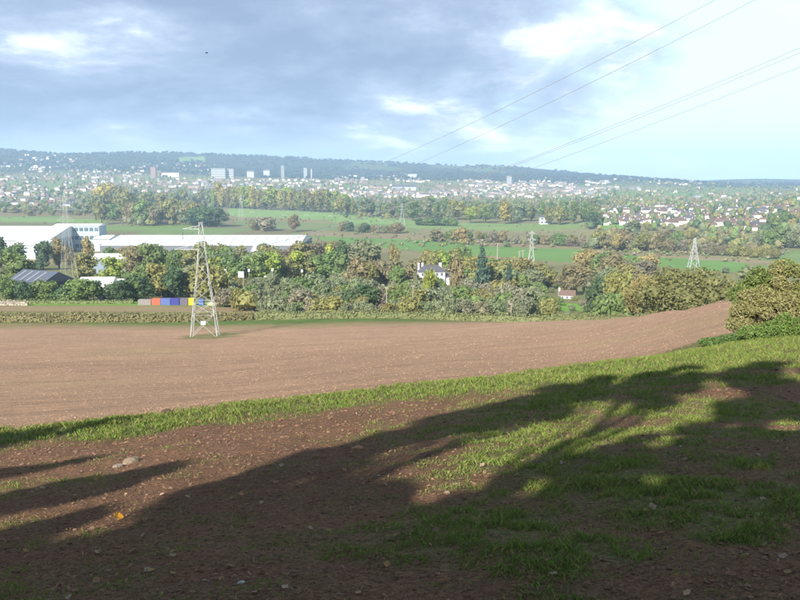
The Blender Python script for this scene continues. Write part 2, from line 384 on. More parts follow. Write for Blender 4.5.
def cover(x, y):
    r = np.hypot(x, y); n = len(x); e = brow(x, y); s = x/np.maximum(y, 1e-3)
    C = np.empty((n, 3)); n1 = fbm(x*0.03, y*0.03, 41, 4)[:, None]; n2 = fbm(x*0.4, y*0.4, 42, 4)[:, None]
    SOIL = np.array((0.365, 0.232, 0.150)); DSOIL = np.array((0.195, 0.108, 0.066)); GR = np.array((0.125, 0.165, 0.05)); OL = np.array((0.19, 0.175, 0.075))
    # ploughed field
    C[:] = SOIL*(0.72+0.36*n1+0.20*n2)
    gf = sstep(0.55, 0.75, n1[:, 0])*0.25
    gf = np.maximum(gf, sstep(196, 216, y + 24*(n1[:, 0]-.5))*0.75*(1-sstep(-0.02, 0.16, s)) + sstep(214, 226, y+14*(n2[:, 0]-.5))*0.8)
    px, py, _ = PYL; dp = np.hypot((x-px-2)/1.7, (y-py)/3.4); gf = np.maximum(gf, (1-sstep(2.2, 5.2, dp+3*(n2[:, 0]-.5)))*1.0)
    C = C*(1-gf[:, None]) + (0.9*OL+0.1*GR)*(.8+.4*n2)*gf[:, None]
    # headland
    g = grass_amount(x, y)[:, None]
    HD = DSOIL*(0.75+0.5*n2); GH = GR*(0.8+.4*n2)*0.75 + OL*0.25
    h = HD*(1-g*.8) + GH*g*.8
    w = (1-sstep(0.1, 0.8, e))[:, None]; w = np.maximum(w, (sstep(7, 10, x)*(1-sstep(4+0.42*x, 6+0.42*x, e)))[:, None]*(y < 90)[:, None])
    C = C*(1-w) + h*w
    # beyond the field
    rough = OL*(0.6+0.7*n1); rough = rough*(0.75) + GR*0.25*(n2+.5)
    w = sstep(232, 240, y)[:, None]; right = (sstep(0.10, 0.2, s)*sstep(-2, 4, y-(205-560*(s-0.24))))[:, None]
    C = C*(1-np.maximum(w, right)) + rough*np.maximum(w, right)
    lane = (sstep(262, 266, y)*(1-sstep(284, 289, y))*(1-sstep(-0.19, -0.16, s)))[:, None]; C = C*(1-lane) + np.array((0.26, 0.20, 0.11))*lane
    grn = (sstep(287, 291, y)*(1-sstep(303, 307, y))*(1-sstep(-0.16, -0.12, s)))[:, None]; C = C*(1-grn) + np.array((0.15, 0.27, 0.05))*grn
    # valley floor
    cell = fbm(np.floor(x/140+fbm(x*.003, y*.003, 2)*1.5)*7.3, np.floor(y/190+fbm(x*.002, y*.003, 4))*5.1, 44, 1)[:, None]
    mead = np.where(cell > 0.72, np.array((0.14, 0.20, 0.07)), np.where(cell > 0.35, np.array((0.20, 0.185, 0.095)), np.array((0.16, 0.15, 0.075))))*(0.8+0.4*n1)
    w = sstep(700, 760, r)[:, None]; C = C*(1-w) + mead*w
    # hills: woods, colour darkened for cloud shadow, with a few pale fields
    cell = fbm(np.floor(x/260+fbm(x*.002, y*.002, 6)*2)*3.7, np.floor(y/420+fbm(x*.002, y*.002, 7))*8.3, 45, 1)[:, None]
    hill_shaded = np.where(cell > 0.80, np.array((0.08, 0.11, 0.05)), np.array((0.03, 0.04, 0.026)))
    w = sstep(3900, 4400, r)[:, None]; C = C*(1-w) + hill_shaded*w
    for poly, c in MEADOW:
        m = inside(poly, x, y); C[m] = np.array(c)*(0.85+0.3*n1[m])
    plough = ((1-np.clip(w, 0, 1))[:, 0])*sstep(0.2, 1.0, e)*(1-sstep(225, 236, y))*(1-gf*0.7)*(1-right[:, 0])
    head = (1-sstep(0.1, 0.8, e))
    return np.clip(C, 0, 1), plough, head, g[:, 0]
PYL = (lambda p: p)(hit1(205, 336))

# ------------------------------------------------------------------ ground
def ground():
    dense = np.linspace(R(-37), R(37), 560); coarse = np.linspace(R(37), R(360-37), 84)[1:-1]
    A = np.concatenate([dense, coarse]); na = len(A)
    rr = np.concatenate([[0.03, 0.5, 0.9], np.exp(np.linspace(math.log(1.2), math.log(9600), 630))]); nr = len(rr)
    x = (np.sin(A)[None]*rr[:, None]).ravel(); y = (np.cos(A)[None]*rr[:, None]).ravel(); z = T(x, y)
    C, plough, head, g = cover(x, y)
    i = np.arange(nr-1)[:, None]; j = np.arange(na)[None]; j2 = (j+1) % na
    Fq = np.stack([i*na+j, (i+1)*na+j, (i+1)*na+j2, i*na+j2], -1).reshape(-1, 4)[:, ::-1]
    m, nt, b = new_mat('ground')
    a = N(nt, 'ShaderNodeAttribute', attribute_name='tint').outputs['Color']; zn = N(nt, 'ShaderNodeAttribute', attribute_name='zone')
    sx = N(nt, 'ShaderNodeSeparateColor'); L(nt, zn.outputs['Color'], sx.inputs[0])
    t = N(nt, 'ShaderNodeTexCoord').outputs['Object']
    def nz(scale, det=6, rough=0.6, vec=t):
        n = N(nt, 'ShaderNodeTexNoise', inp={'Scale': scale, 'Detail': det, 'Roughness': rough}); L(nt, vec, n.inputs['Vector']); return n.outputs[0]
    n_f = nz(9.0, 8, 0.68); n_m = nz(0.55, 6); n_c = nz(0.07, 5); n_s = nz(38, 4, 0.7)
    v = math_node(nt, 'ADD', math_node(nt, 'MULTIPLY', n_m, 0.35), math_node(nt, 'MULTIPLY', n_c, 0.30))
    v = math_node(nt, 'ADD', math_node(nt, 'ADD', v, math_node(nt, 'MULTIPLY', n_f, 0.85)), 0.25)
    gr = math_node(nt, 'ADD', maprange(nt, nz(26, 7, .72), .38, .62, -.42, .42), maprange(nt, nz(90, 4, .7), .36, .64, -.32, .32))
    v = math_node(nt, 'ADD', v, math_node(nt, 'MULTIPLY', gr, sx.outputs[1]))
    # drill rows on the ploughed field
    mp = N(nt, 'ShaderNodeMapping'); mp.inputs['Rotation'].default_value = (0, 0, R(-16)); L(nt, t, mp.inputs[0])
    wv = N(nt, 'ShaderNodeTexWave', bands_direction='Y', inp={'Scale': 0.16, 'Distortion': 3.0, 'Detail': 3, 'Detail Scale': 0.25}); L(nt, mp.outputs[0], wv.inputs[0])
    mp2 = N(nt, 'ShaderNodeMapping'); mp2.inputs['Rotation'].default_value = (0, 0, R(-16)); mp2.inputs['Scale'].default_value = (0.12, 1.6, 1); L(nt, t, mp2.inputs[0])
    st = nz(1.0, 5, 0.65, mp2.outputs[0])
    rows = math_node(nt, 'ADD', math_node(nt, 'MULTIPLY', wv.outputs[1], 0.10), math_node(nt, 'MULTIPLY', math_node(nt, 'SUBTRACT', st, 0.5), 1.15))
    v = math_node(nt, 'ADD', v, math_node(nt, 'MULTIPLY', rows, sx.outputs[0]))
    mp3 = N(nt, 'ShaderNodeMapping'); mp3.inputs['Rotation'].default_value = (0, 0, R(-30)); L(nt, t, mp3.inputs[0])
    wl = N(nt, 'ShaderNodeTexWave', bands_direction='Y', inp={'Scale': 0.026, 'Distortion': 1.6, 'Detail': 2, 'Detail Scale': 0.3}); L(nt, mp3.outputs[0], wl.inputs[0])
    v = math_node(nt, 'SUBTRACT', v, math_node(nt, 'MULTIPLY', math_node(nt, 'MULTIPLY', maprange(nt, wl.outputs[1], .90, .97, 0, .17), maprange(nt, n_m, .4, .6, .3, 1)), sx.outputs[0]))
    v = math_node(nt, 'ADD', v, math_node(nt, 'MULTIPLY', maprange(nt, nz(2.6, 6, .75), .38, .62, -.16, .16), sx.outputs[0]))
    cc = N(nt, 'ShaderNodeHueSaturation'); L(nt, a, cc.inputs['Color']); L(nt, math_node(nt, 'MULTIPLY', v, 0.82), cc.inputs['Value'])
    c = cc.outputs[0]
    # straw flecks and reddish clods on the headland
    fl = math_node(nt, 'MULTIPLY', maprange(nt, n_s, 0.60, 0.68, 0, 0.55), sx.outputs[1]); c = mix_col(nt, fl, c, (0.27, 0.19, 0.115))
    rd = math_node(nt, 'MULTIPLY', maprange(nt, nz(3.1, 5), 0.58, 0.70, 0, 0.6), sx.outputs[1]); c = mix_col(nt, math_node(nt, 'MULTIPLY', rd, math_node(nt, 'SUBTRACT', 1.0, sx.outputs[2])), c, (0.20, 0.095, 0.052))
    L(nt, c, b.inputs['Base Color']); b.inputs['Roughness'].default_value = 0.95; b.inputs['Specular IOR Level'].default_value = 0.08
    bp = N(nt, 'ShaderNodeBump', inp={'Strength': 1.0, 'Distance': 0.09}); L(nt, math_node(nt, 'ADD', n_f, math_node(nt, 'MULTIPLY', n_s, 0.35)), bp.inputs['Height'])
    bp2 = N(nt, 'ShaderNodeBump', inp={'Distance': 0.35}); L(nt, math_node(nt, 'MULTIPLY', sx.outputs[0], 0.6), bp2.inputs['Strength']); L(nt, math_node(nt, 'ADD', nz(1.7, 6, .7), st), bp2.inputs['Height']); L(nt, bp.outputs[0], bp2.inputs['Normal'])
    L(nt, bp2.outputs[0], b.inputs['Normal'])
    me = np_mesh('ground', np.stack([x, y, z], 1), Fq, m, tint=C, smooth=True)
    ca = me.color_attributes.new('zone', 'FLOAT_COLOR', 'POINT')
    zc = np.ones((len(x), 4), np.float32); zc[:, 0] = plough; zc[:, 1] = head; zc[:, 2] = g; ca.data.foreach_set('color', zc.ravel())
    o = link('ground', me); o['kind'] = 'structure'
    o['label'] = 'red earth headland, ploughed field and valley land running to the hills'
ground()

# ------------------------------------------------------------------ trees
def card_quads(P, Nn, size, r, flat=0.6):
    """small leaf-spray faces at P, facing roughly Nn"""
    n = len(P); d = Nn*flat + r.normal(size=(n, 3))*(1-flat*0.6); d /= np.linalg.norm(d, axis=1)[:, None]+1e-9
    a = np.cross(d, r.normal(size=(n, 3))); a /= np.linalg.norm(a, axis=1)[:, None]+1e-9; b = np.cross(d, a)
    s = (size*(0.6+0.8*r.random(n)))[:, None]; k = (0.55+0.35*r.random(n))[:, None]
    V = np.stack([P-a*s, P-b*s*k+d*s*.15, P+a*s, P+b*s*k-d*s*.1], 1).reshape(-1, 3)
    return V, np.arange(4*n).reshape(-1, 4)
def ico(sub=2):
    bm = bmesh.new(); bmesh.ops.create_icosphere(bm, subdivisions=sub, radius=1)
    V = np.array([v.co[:] for v in bm.verts]); Fq = np.array([[v.index for v in f.verts] for f in bm.faces]); bm.free(); return V, Fq
ICO1, ICO2 = ico(1), ico(2)
def crown_mesh(name, lobes, ncards, size, seed, mat=M_leaf, core=0.70, flat=0.6):
    r = np.random.default_rng(seed); lob = np.array(lobes, float)    # x y z rx ry rz
    area = (lob[:, 3]*lob[:, 5]); pr = area/area.sum(); k = r.choice(len(lob), ncards, p=pr)
    d = r.normal(size=(ncards, 3)); d /= np.linalg.norm(d, axis=1)[:, None]
    rad = (0.78+0.30*r.random(ncards))[:, None]
    P = lob[k, :3] + d*lob[k, 3:6]*rad
    V, Q = card_quads(P, d, np.full(ncards, size), r, flat)
    T3 = np.concatenate([Q[:, [0, 1, 2]], Q[:, [0, 2, 3]]]); Vs = [V]; Fs = [T3]; n = len(V)
    iv, jf = ICO1
    for l in lob:
        c = iv*(core*(0.82+0.36*r.random(len(iv))))[:, None]*l[3:6]+l[:3]; Vs.append(c); Fs.append(jf+n); n += len(c)
    return np_mesh(name, np.concatenate(Vs), np.concatenate(Fs), mat)
def trunk_mesh(name, h, r0, seed, limbs=5, z1=0.7, spread=0.28):
    r = random.Random(seed); m = MB(); p = Vector((0, 0, -0.06)); rad = r0; k = 5
    for i in range(k):
        q = Vector((r.uniform(-.012, .012), r.uniform(-.012, .012), -0.06+(z1+0.06)*(i+1)/k)); m.beam(p, q, rad*2, 0, rad*2*0.82); p = q; rad *= .82
    for i in range(limbs):
        z = 0.22+0.4*i/limbs; a = r.uniform(0, 6.28); m.beam((0, 0, z), (math.cos(a)*spread*r.uniform(.6, 1), math.sin(a)*spread*r.uniform(.6, 1), z+r.uniform(.12, .28)), r0*0.9, 0, r0*0.3)
    return m.mesh(name, M_bark)
def lobes_for(kind, seed):
    r = random.Random(seed*31+len(kind)); L_ = []
    if kind == 'round':
        for i in range(14):
            a = r.uniform(0, 6.28); z = r.uniform(.20, .86); w = math.sqrt(max(0.12, 1-((z-.50)/.44)**2)); q = r.uniform(.35, 1)*w*.29
            s = r.uniform(.13, .19); L_.append((math.cos(a)*q, math.sin(a)*q, z, s*1.1, s*1.1, s))
        L_.append((0, 0, .52, .25, .25, .36))
    elif kind == 'wide':
        for i in range(16):
            a = r.uniform(0, 6.28); z = r.uniform(.26, .86); w = math.sqrt(max(0.08, 1-((z-.45)/.5)**2)); q = r.uniform(.5, 1)*w*.46
            s = r.uniform(.14, .21); L_.append((math.cos(a)*q, math.sin(a)*q, z, s*1.2, s*1.2, s*.85))
        L_.append((0, 0, .52, .40, .40, .32))
    elif kind == 'tall':
        for i in range(12):
            a = r.uniform(0, 6.28); z = r.uniform(.22, .92); w = 1-abs(z-.45)*1.2; q = r.uniform(.2, .9)*w*.15
            s = r.uniform(.08, .12); L_.append((math.cos(a)*q, math.sin(a)*q, z, s, s, s*1.5))
        L_.append((0, 0, .55, .13, .13, .38))
    elif kind == 'conifer':
        for i in range(14):
            z = .14+.82*i/14; w = (1.02-z)*.26; a = i*2.4; L_.append((math.cos(a)*w*.55, math.sin(a)*w*.55, z, w*.8+.02, w*.8+.02, .06))
        L_.append((0, 0, .5, .1, .1, .42))
    elif kind == 'shrub':
        for i in range(10):
            a = r.uniform(0, 6.28); z = r.uniform(.18, .74); w = math.sqrt(max(.1, 1-((z-.25)/.7)**2)); q = r.uniform(.3, 1)*w*.45
            s = r.uniform(.20, .30); L_.append((math.cos(a)*q, math.sin(a)*q, z, s*1.15, s*1.15, s))
        L_.append((0, 0, .32, .48, .48, .36))
    return L_
PROTO = {}
for kind, nc, sz in (('round', 1500, .034), ('wide', 2200, .034), ('tall', 1000, .030), ('conifer', 800, .034), ('shrub', 1500, .052)):
    for i in range(4 if kind in ('round', 'shrub') else 2):
        PROTO[kind, i] = (crown_mesh('crown_'+kind, lobes_for(kind, i), nc, sz, i+11), trunk_mesh('trunk_'+kind, 1, .022 if kind != 'shrub' else .03, i, limbs=5, z1=.62 if kind != 'shrub' else .4))
for i in range(2):
    PROTO['oakfine', i] = (crown_mesh('crown_oakfine', [l for l in lobes_for('wide', 20+i)+lobes_for('wide', 40+i)], 14000, .0175, i+50, core=.62, flat=.5), trunk_mesh('trunk_oak', 1, .03, i+9, limbs=8, spread=.4))
PAL = dict(olive=(0.215, 0.21, 0.075), green=(0.14, 0.20, 0.065), dark=(0.075, 0.12, 0.055), lime=(0.25, 0.31, 0.06), yellow=(0.37, 0.32, 0.085), orange=(0.29, 0.235, 0.10),
           brown=(0.215, 0.19, 0.10), rust=(0.18, 0.15, 0.08), blue=(0.07, 0.12, 0.09), grey=(0.21, 0.20, 0.135), sage=(0.18, 0.21, 0.115))
def jit(c, a=0.14):
    k = 1+random.uniform(-a, a); return tuple(min(1, x*k*(1+random.uniform(-a*.4, a*.4))) for x in c)
NTREE = [0]
def tree(pos, h, kind, col, label, group=None, wide=1.0, name=None, cat=None, sink=0.0):
    ks = [k for k in PROTO if k[0] == kind]; cr, tr = PROTO[random.choice(ks)]
    nm = name or ('shrub' if kind == 'shrub' else 'conifer_tree' if kind == 'conifer' else 'oak_tree' if kind == 'oakfine' else 'tree')
    t = thing(nm, label, cat or ('shrub' if kind == 'shrub' else 'tree'), (pos[0], pos[1], pos[2]-sink), random.uniform(0, 6.28), group)
    wj = wide*random.uniform(.9, 1.12); sc = (h*wj, h*wj, h)
    link('crown', cr, t, color=jit(PAL[col] if isinstance(col, str) else col), scale=sc)
    link('trunk' if kind != 'shrub' else 'stem', tr, t, scale=sc)
    NTREE[0] += 1; return t
def px_h(Y, v_top, z0):        # height of a thing at distance Y whose top shows at image row v_top
    return max(1.0, zv(Y, v_top) - z0)
def single(u, v_base, v_top, kind, col, label, wpx=None, Y=None, **kw):
    if Y is None: p = hit1(u, v_base)
    else: p = at(u, Y)
    h = px_h(p[1], v_top, p[2]); wide = 1.0
    if wpx:
        nat = {'round': .80, 'wide': 1.15, 'tall': .40, 'conifer': .5, 'shrub': 1.35, 'oakfine': 1.15}[kind]
        wide = (wpx/F*p[1])/(h*nat)
    return tree(p, h, kind, col, label, wide=wide, **kw)
LM = [(17, 'the left edge'), (42, 'the slate blue barn'), (69, 'the tall faint pylon'), (113, 'the lime green tree'), (155, 'the orange container'), (205, 'the near pylon'), (241, 'the square white board'), (272, 'the brightest road post'), (303, 'the long warehouse end'), (343, 'the dark dense tree'), (368, 'the large sage tree'), (431, 'the white villa'), (461, 'the rounded orange tree'), (482, 'the blue green conifer'), (505, 'the yellow poplar'), (531, 'the mid valley pylon'), (567, 'the white cottage'), (597, 'the dark rounded tree'), (622, 'the broad olive tree'), (653, 'the white village'), (693, 'the meadow pylon'), (728, 'the small field tree'), (757, 'the round topped tree'), (790, 'the right edge')]
CNAME = dict(olive='olive', green='green', dark='dark green', lime='yellow green', yellow='yellow', orange='orange', brown='brown', rust='rust brown', blue='blue green', grey='grey green', sage='sage green')
def ordinal_labels(items):
    """items: (object, label, u); things that would share a label are told apart from left to right"""
    by = {}
    for o, l, u in items: by.setdefault(l, []).append((u, o))
    W = {2: ('left', 'right'), 3: ('left', 'middle', 'right')}
    O = ('first', 'second', 'third', 'fourth', 'fifth', 'sixth', 'seventh', 'eighth', 'ninth')
    for l, q in by.items():
        q.sort(key=lambda t: t[0]); n = len(q)
        for i, (u, o) in enumerate(q): o['label'] = l if n == 1 else l+', '+(W[n][i] if n in W else O[min(i, 8)]+' from left')
def belt(us, vb, hpx, n, kinds, cols, label, group, jv=2.0, wide=1.0, ymin=None, cat=None, name=None):
    """n trees whose feet stand along a line of the picture; us=(u0,u1), vb=(v at u0, v at u1)"""
    items = []
    for i in range(n):
        f = (i+random.uniform(.1, .9))/n; u = us[0]+(us[1]-us[0])*f; v = vb[0]+(vb[1]-vb[0])*f+random.uniform(-jv, jv)
        p = hit1(u, v); h = random.uniform(*hpx)/F*p[1]
        if 546 < u < 592 and v > 280: h *= .32 if v > 305 else .2
        k = random.choice(kinds); c = random.choice(cols)
        t = tree(p, h, k, c, label, group, wide=wide*random.uniform(.85, 1.25), cat=cat, name=name)
        lu, lt = min(LM, key=lambda q: abs(q[0]-u)); d = u-lu
        rel = 'at' if abs(d) < 5 else ('left of' if d < 0 else 'right of')
        items.append((t, '%s %s %s %s' % (CNAME[c], label.replace(' in the ', ' of the '), rel, lt.replace('the square white board', 'the white board').replace('the brightest road post', 'the bright post').replace('the rounded orange tree', 'the orange tree').replace('the blue green conifer', 'the conifer').replace('the small field tree', 'the field tree').replace('the round topped tree', 'the round tree')), u))
    ordinal_labels(items)
# --- trees between the field and the valley floor, nearest rows first
G1 = 'scrub on the bank below the field'
for k, (u0, u1, v0, v1, h0, h1, n, ymax) in enumerate([(262, 605, 317, 317, 15, 22, 26, 0), (238, 610, 311, 312, 17, 25, 26, 0), (222, 600, 306, 306, 18, 26, 26, 0), (300, 600, 299, 300, 16, 26, 20, 0), (225, 345, 292, 292, 12, 18, 9, 0), (430, 640, 291, 292, 20, 30, 15, 0)]):
    belt((u0, u1), (v0, v1), (h0, h1), n, ['shrub'], ['green', 'sage', 'sage', 'olive', 'sage', 'grey'], ['bush of the lowest scrub row', 'bush of the second scrub row', 'bush of the third scrub row', 'bush of the upper scrub row', 'low bush by the road posts', 'tall bush of the uppermost scrub row'][k], G1+', row %d' % k, jv=1.2, wide=.95)
single(368, 312, 284, 'round', 'dark', 'dark green rounded tree standing out from the scrub by the field', 34)
single(352, 314, 288, 'shrub', 'dark', 'dark green bush left of the dark rounded tree in the scrub', 30)
belt((0, 150), (303, 301), (17, 27), 13, ['round', 'shrub', 'round'], ['dark', 'green', 'green', 'dark'], 'hedgerow tree before the barn yard', 'hedgerow trees in front of the barn and yard', jv=.8, wide=1.15)
single(17, 290, 252, 'round', 'green', 'rounded green tree behind the left end of the slate roofed barn', 36, Y=350)
belt((150, 215), (297, 297), (22, 36), 9, ['round', 'round', 'shrub'], ['dark', 'green', 'sage', 'olive'], 'tree behind the containers', 'trees behind the containers', jv=1.5)
single(113, 280, 256, 'round', 'lime', 'bright lime green tree beside the white yard shed', 26, Y=440)
single(86, 281, 253, 'round', 'olive', 'olive tree left of the bright lime green tree', 26, Y=450)
single(136, 280, 246, 'round', 'rust', 'rust brown tree right of the bright lime green tree', 30, Y=480)
single(60, 268, 236, 'tall', 'orange', 'slim orange tree in front of the white warehouse at left', 16, Y=620)
single(70, 268, 244, 'round', 'brown', 'small brown orange tree beside the slim orange tree', 14, Y=610)
single(88, 266, 236, 'round', 'orange', 'orange autumn tree in front of the glazed office block', 16, Y=640)
single(44, 268, 240, 'round', 'dark', 'dark round tree in front of the white warehouse', 20, Y=600)
single(17, 270, 242, 'round', 'green', 'green tree at the left edge in front of the white warehouse', 26, Y=590)
single(2, 270, 238, 'tall', 'dark', 'narrow dark tree cut by the left edge of the picture', 12, Y=590)
belt((150, 230), (283, 282), (30, 40), 9, ['round'], ['dark', 'green', 'olive', 'green'], 'tree of the wood behind the pylon', 'wood behind the near pylon', jv=3)
belt((215, 345), (283, 282), (24, 33), 14, ['round'], ['green', 'olive', 'green', 'lime', 'green'], 'tree behind the road posts', 'trees behind the road posts', jv=1.5, wide=1.1)
belt((105, 335), (272, 271), (22, 31), 21, ['round', 'wide'], ['brown', 'rust', 'olive', 'green', 'olive', 'green'], 'tree before the long warehouse', 'autumn trees before the long warehouse', jv=2, wide=1.1)
single(343, 285, 240, 'round', 'dark', 'dark green dense tree right of the long warehouse roof', 22, Y=520)
single(330, 285, 245, 'tall', 'lime', 'slim yellow green tree beside the dark dense tree', 12, Y=500)
single(368, 288, 240, 'round', 'sage', 'large pale sage tree left of the white villa', 44, Y=520)
single(394, 285, 243, 'round', 'orange', 'small orange tree behind the large sage tree', 14, Y=560)
belt((345, 415), (290, 290), (24, 34), 8, ['round'], ['olive', 'green', 'green', 'brown'], 'tree in the cluster by the villa', 'trees left of the white villa', jv=2)
single(428, 288, 268, 'shrub', 'lime', 'bright yellow green bush in front of the white villa', 16, Y=345)
single(456, 290, 257, 'round', 'brown', 'dark brownish tree close on the right of the white villa', 18, Y=380)
single(482, 290, 243, 'conifer', 'blue', 'dark blue green conifer standing above the trees right of the white villa', 18, Y=420)
single(509, 292, 262, 'conifer', 'blue', 'small dark conifer among the shrubs right of the white villa', 12, Y=380)
belt((425, 480), (275, 275), (22, 30), 7, ['round'], ['olive', 'lime', 'green'], 'tree behind the villa roof', 'trees behind the white villa', jv=1.5)
belt((462, 560), (287, 287), (24, 33), 11, ['round', 'shrub'], ['green', 'olive', 'olive', 'lime'], 'tree between villa and cottage', 'trees between the house and the rust tree', jv=2)
belt((530, 650), (282, 283), (22, 32), 13, ['round', 'wide'], ['olive', 'grey', 'brown', 'green', 'orange'], 'tree behind the white cottage', 'wood behind the white cottage', jv=3)
single(572, 297, 264, 'wide', 'rust', 'broad rust brown tree behind the white cottage', 36, Y=430)
single(597, 304, 277, 'round', 'dark', 'dark rounded tree right of the white cottage', 24, Y=285)
single(622, 306, 270, 'wide', 'olive', 'broad yellowish olive tree left of the big oak', 40, Y=270)
single(614, 312, 289, 'shrub', 'green', 'large green shrub below the yellowish olive tree', 46, Y=240)
single(655, 312, 272, 'oakfine', (.24, .20, .08), 'orange tinged oak at the left end of the oak group behind the field crest', 54, Y=225)
single(692, 312, 264.5, 'oakfine', (.20, .20, .075), 'largest oak, broad and olive green, behind the field crest', 92, Y=205)
single(640, 312, 279, 'wide', 'orange', 'small orange leaved tree left of the oak group', 26, Y=245)
single(757, 300, 266, 'round', 'sage', 'round topped green tree behind the field crest right of the oaks', 40, Y=400)
single(722, 300, 276, 'shrub', 'sage', 'pale shrub between the oaks and the round topped tree', 18, Y=420)
# --- valley floor
belt((0, 86), (213, 214), (5, 10), 20, ['round', 'shrub', 'round'], ['olive', 'sage', 'brown', 'olive', 'green'], 'belt tree behind the warehouses', 'tree belt behind the white warehouses', jv=2.5, wide=1.15, cat='tree', name='tree')
single(105, 213, 183, 'round', 'yellow', 'bright yellow autumn tree behind the glazed office block', 22)
single(125, 214, 187, 'round', 'olive', 'tall yellow green tree beside the bright yellow tree', 26)
belt((95, 200), (222, 224), (16, 26), 17, ['round'], ['olive', 'olive', 'brown', 'sage', 'green'], 'clump tree beyond the offices', 'clump left of the dark trees', jv=4, wide=1.05)
belt((115, 215), (208, 207), (12, 18), 15, ['round'], ['sage', 'olive', 'green'], 'tree in the far belt beyond the clump', 'far belt left of the poplars', jv=2.5)
for u, vt, w_ in ((193, 207, 20), (207, 206, 24), (219, 207, 18)):
    single(u, 227, vt, 'round', 'dark', {193: 'leftmost of the three dark green dense trees beyond the long warehouse', 207: 'middle of the three dark green dense trees beyond the long warehouse', 219: 'rightmost of the three dark green dense trees beyond the long warehouse'}[u], w_)
belt((212, 345), (207, 213), (17, 24), 38, ['tall', 'tall', 'round'], ['yellow', 'olive', 'lime', 'olive'], 'slim poplar behind the playing field', 'poplar row behind the playing field', jv=.6, wide=1.05)
belt((330, 410), (214, 219), (14, 20), 12, ['round', 'tall'], ['sage', 'olive', 'green'], 'tree at the poplar row end', 'trees right of the poplar row', jv=1)
single(293, 232, 214, 'round', 'brown', 'lone brown tree in the meadow beyond the long warehouse', 13)
single(268, 231, 216, 'shrub', 'grey', 'grey brown thicket left of the lone brown tree in the meadow', 22, cat='shrub')
single(256, 230, 218, 'shrub', 'brown', 'smaller brown thicket left of the grey brown one', 16, cat='shrub')
belt((340, 400), (232, 234), (7, 11), 8, ['shrub'], ['sage', 'grey', 'dark', 'brown'], 'bush in the meadow hedge', 'bushes in the meadow hedge', jv=1)
belt((400, 600), (218, 224), (15, 22), 26, ['round', 'tall', 'round'], ['green', 'olive', 'dark', 'sage', 'olive'], 'tree in the valley belt', 'valley belt below the terraced town', jv=2.5)
belt((400, 600), (212, 214), (10, 15), 22, ['round'], ['green', 'olive', 'sage'], 'tree in the rear valley belt', 'rear valley belt at the foot of the town', jv=3)
single(505, 224, 200, 'tall', 'yellow', 'tall yellow poplar in the middle of the valley belt', 14)
single(470, 223, 206, 'round', 'lime', 'yellow green rounded tree left of the tall yellow poplar', 18)
belt((418, 455), (225, 226), (7, 9), 7, ['shrub'], ['dark', 'dark', 'green'], 'bush in the clipped valley hedge', 'dark hedge in mid valley', jv=.5, wide=1.2)
single(461, 244, 227, 'round', 'orange', 'rounded orange tree by the long green meadow in mid valley', 20)
single(437, 242, 229, 'round', 'brown', 'brownish tree left of the rounded orange tree', 18)
belt((445, 600), (240, 247), (8, 14), 22, ['shrub', 'round'], ['olive', 'grey', 'green', 'brown'], 'bush beyond the long meadow', 'hedge on the far side of the long meadow', jv=1.5, cat='shrub', name='shrub')
single(616, 252, 233, 'round', 'orange', 'orange conical tree by the long green meadow at right', 15)
belt((590, 690), (248, 252), (10, 20), 18, ['round', 'shrub'], ['brown', 'grey', 'olive', 'green', 'rust'], 'tree beyond the long meadow', 'brown trees beyond the long meadow', jv=2, cat='tree', name='tree')
single(632, 237, 220, 'round', 'sage', 'pale green tree at the left foot of the white village', 22)
single(592, 228, 212, 'round', 'dark', 'dark tree beside the small white farmhouse in the valley', 14)
belt((640, 770), (238, 243), (6, 11), 20, ['shrub', 'round'], ['brown', 'olive', 'grey', 'rust'], 'bush in the hedge below the village', 'hedge below the white village', jv=2, cat='shrub', name='shrub')
belt((690, 775), (253, 258), (7, 12), 15, ['shrub'], ['grey', 'olive', 'brown'], 'bush at the long meadow end', 'hedge at the far right of the meadow', jv=1)
single(728, 246, 238, 'round', 'dark', 'small dark tree alone in the pale green field at right', 9)
belt((755, 800), (250, 247), (14, 24), 9, ['round'], ['green', 'sage', 'olive'], 'tree below the hillside houses', 'trees below the hillside houses', jv=3)
belt((765, 800), (232, 226), (10, 18), 8, ['round'], ['green', 'dark', 'orange'], 'tree among the hillside houses', 'trees among the hillside houses', jv=3)
for u_, v_ in ((507, 246), (585, 247), (645, 269), (668, 270), (636, 268), (725, 272), (385, 232)):
    single(u_, v_+1, v_-5, 'shrub', 'sage', {507: 'small orange brown bush at the meadow edge in mid valley', 585: 'small bush left of the orange conical tree', 645: 'low bush on the near side of the long meadow', 668: 'low bush left of the farther right pylon', 636: 'low pale bush at the near meadow edge', 725: 'low bush right of the farther right pylon', 385: 'small bush near the goal frames'}[u_], 9)
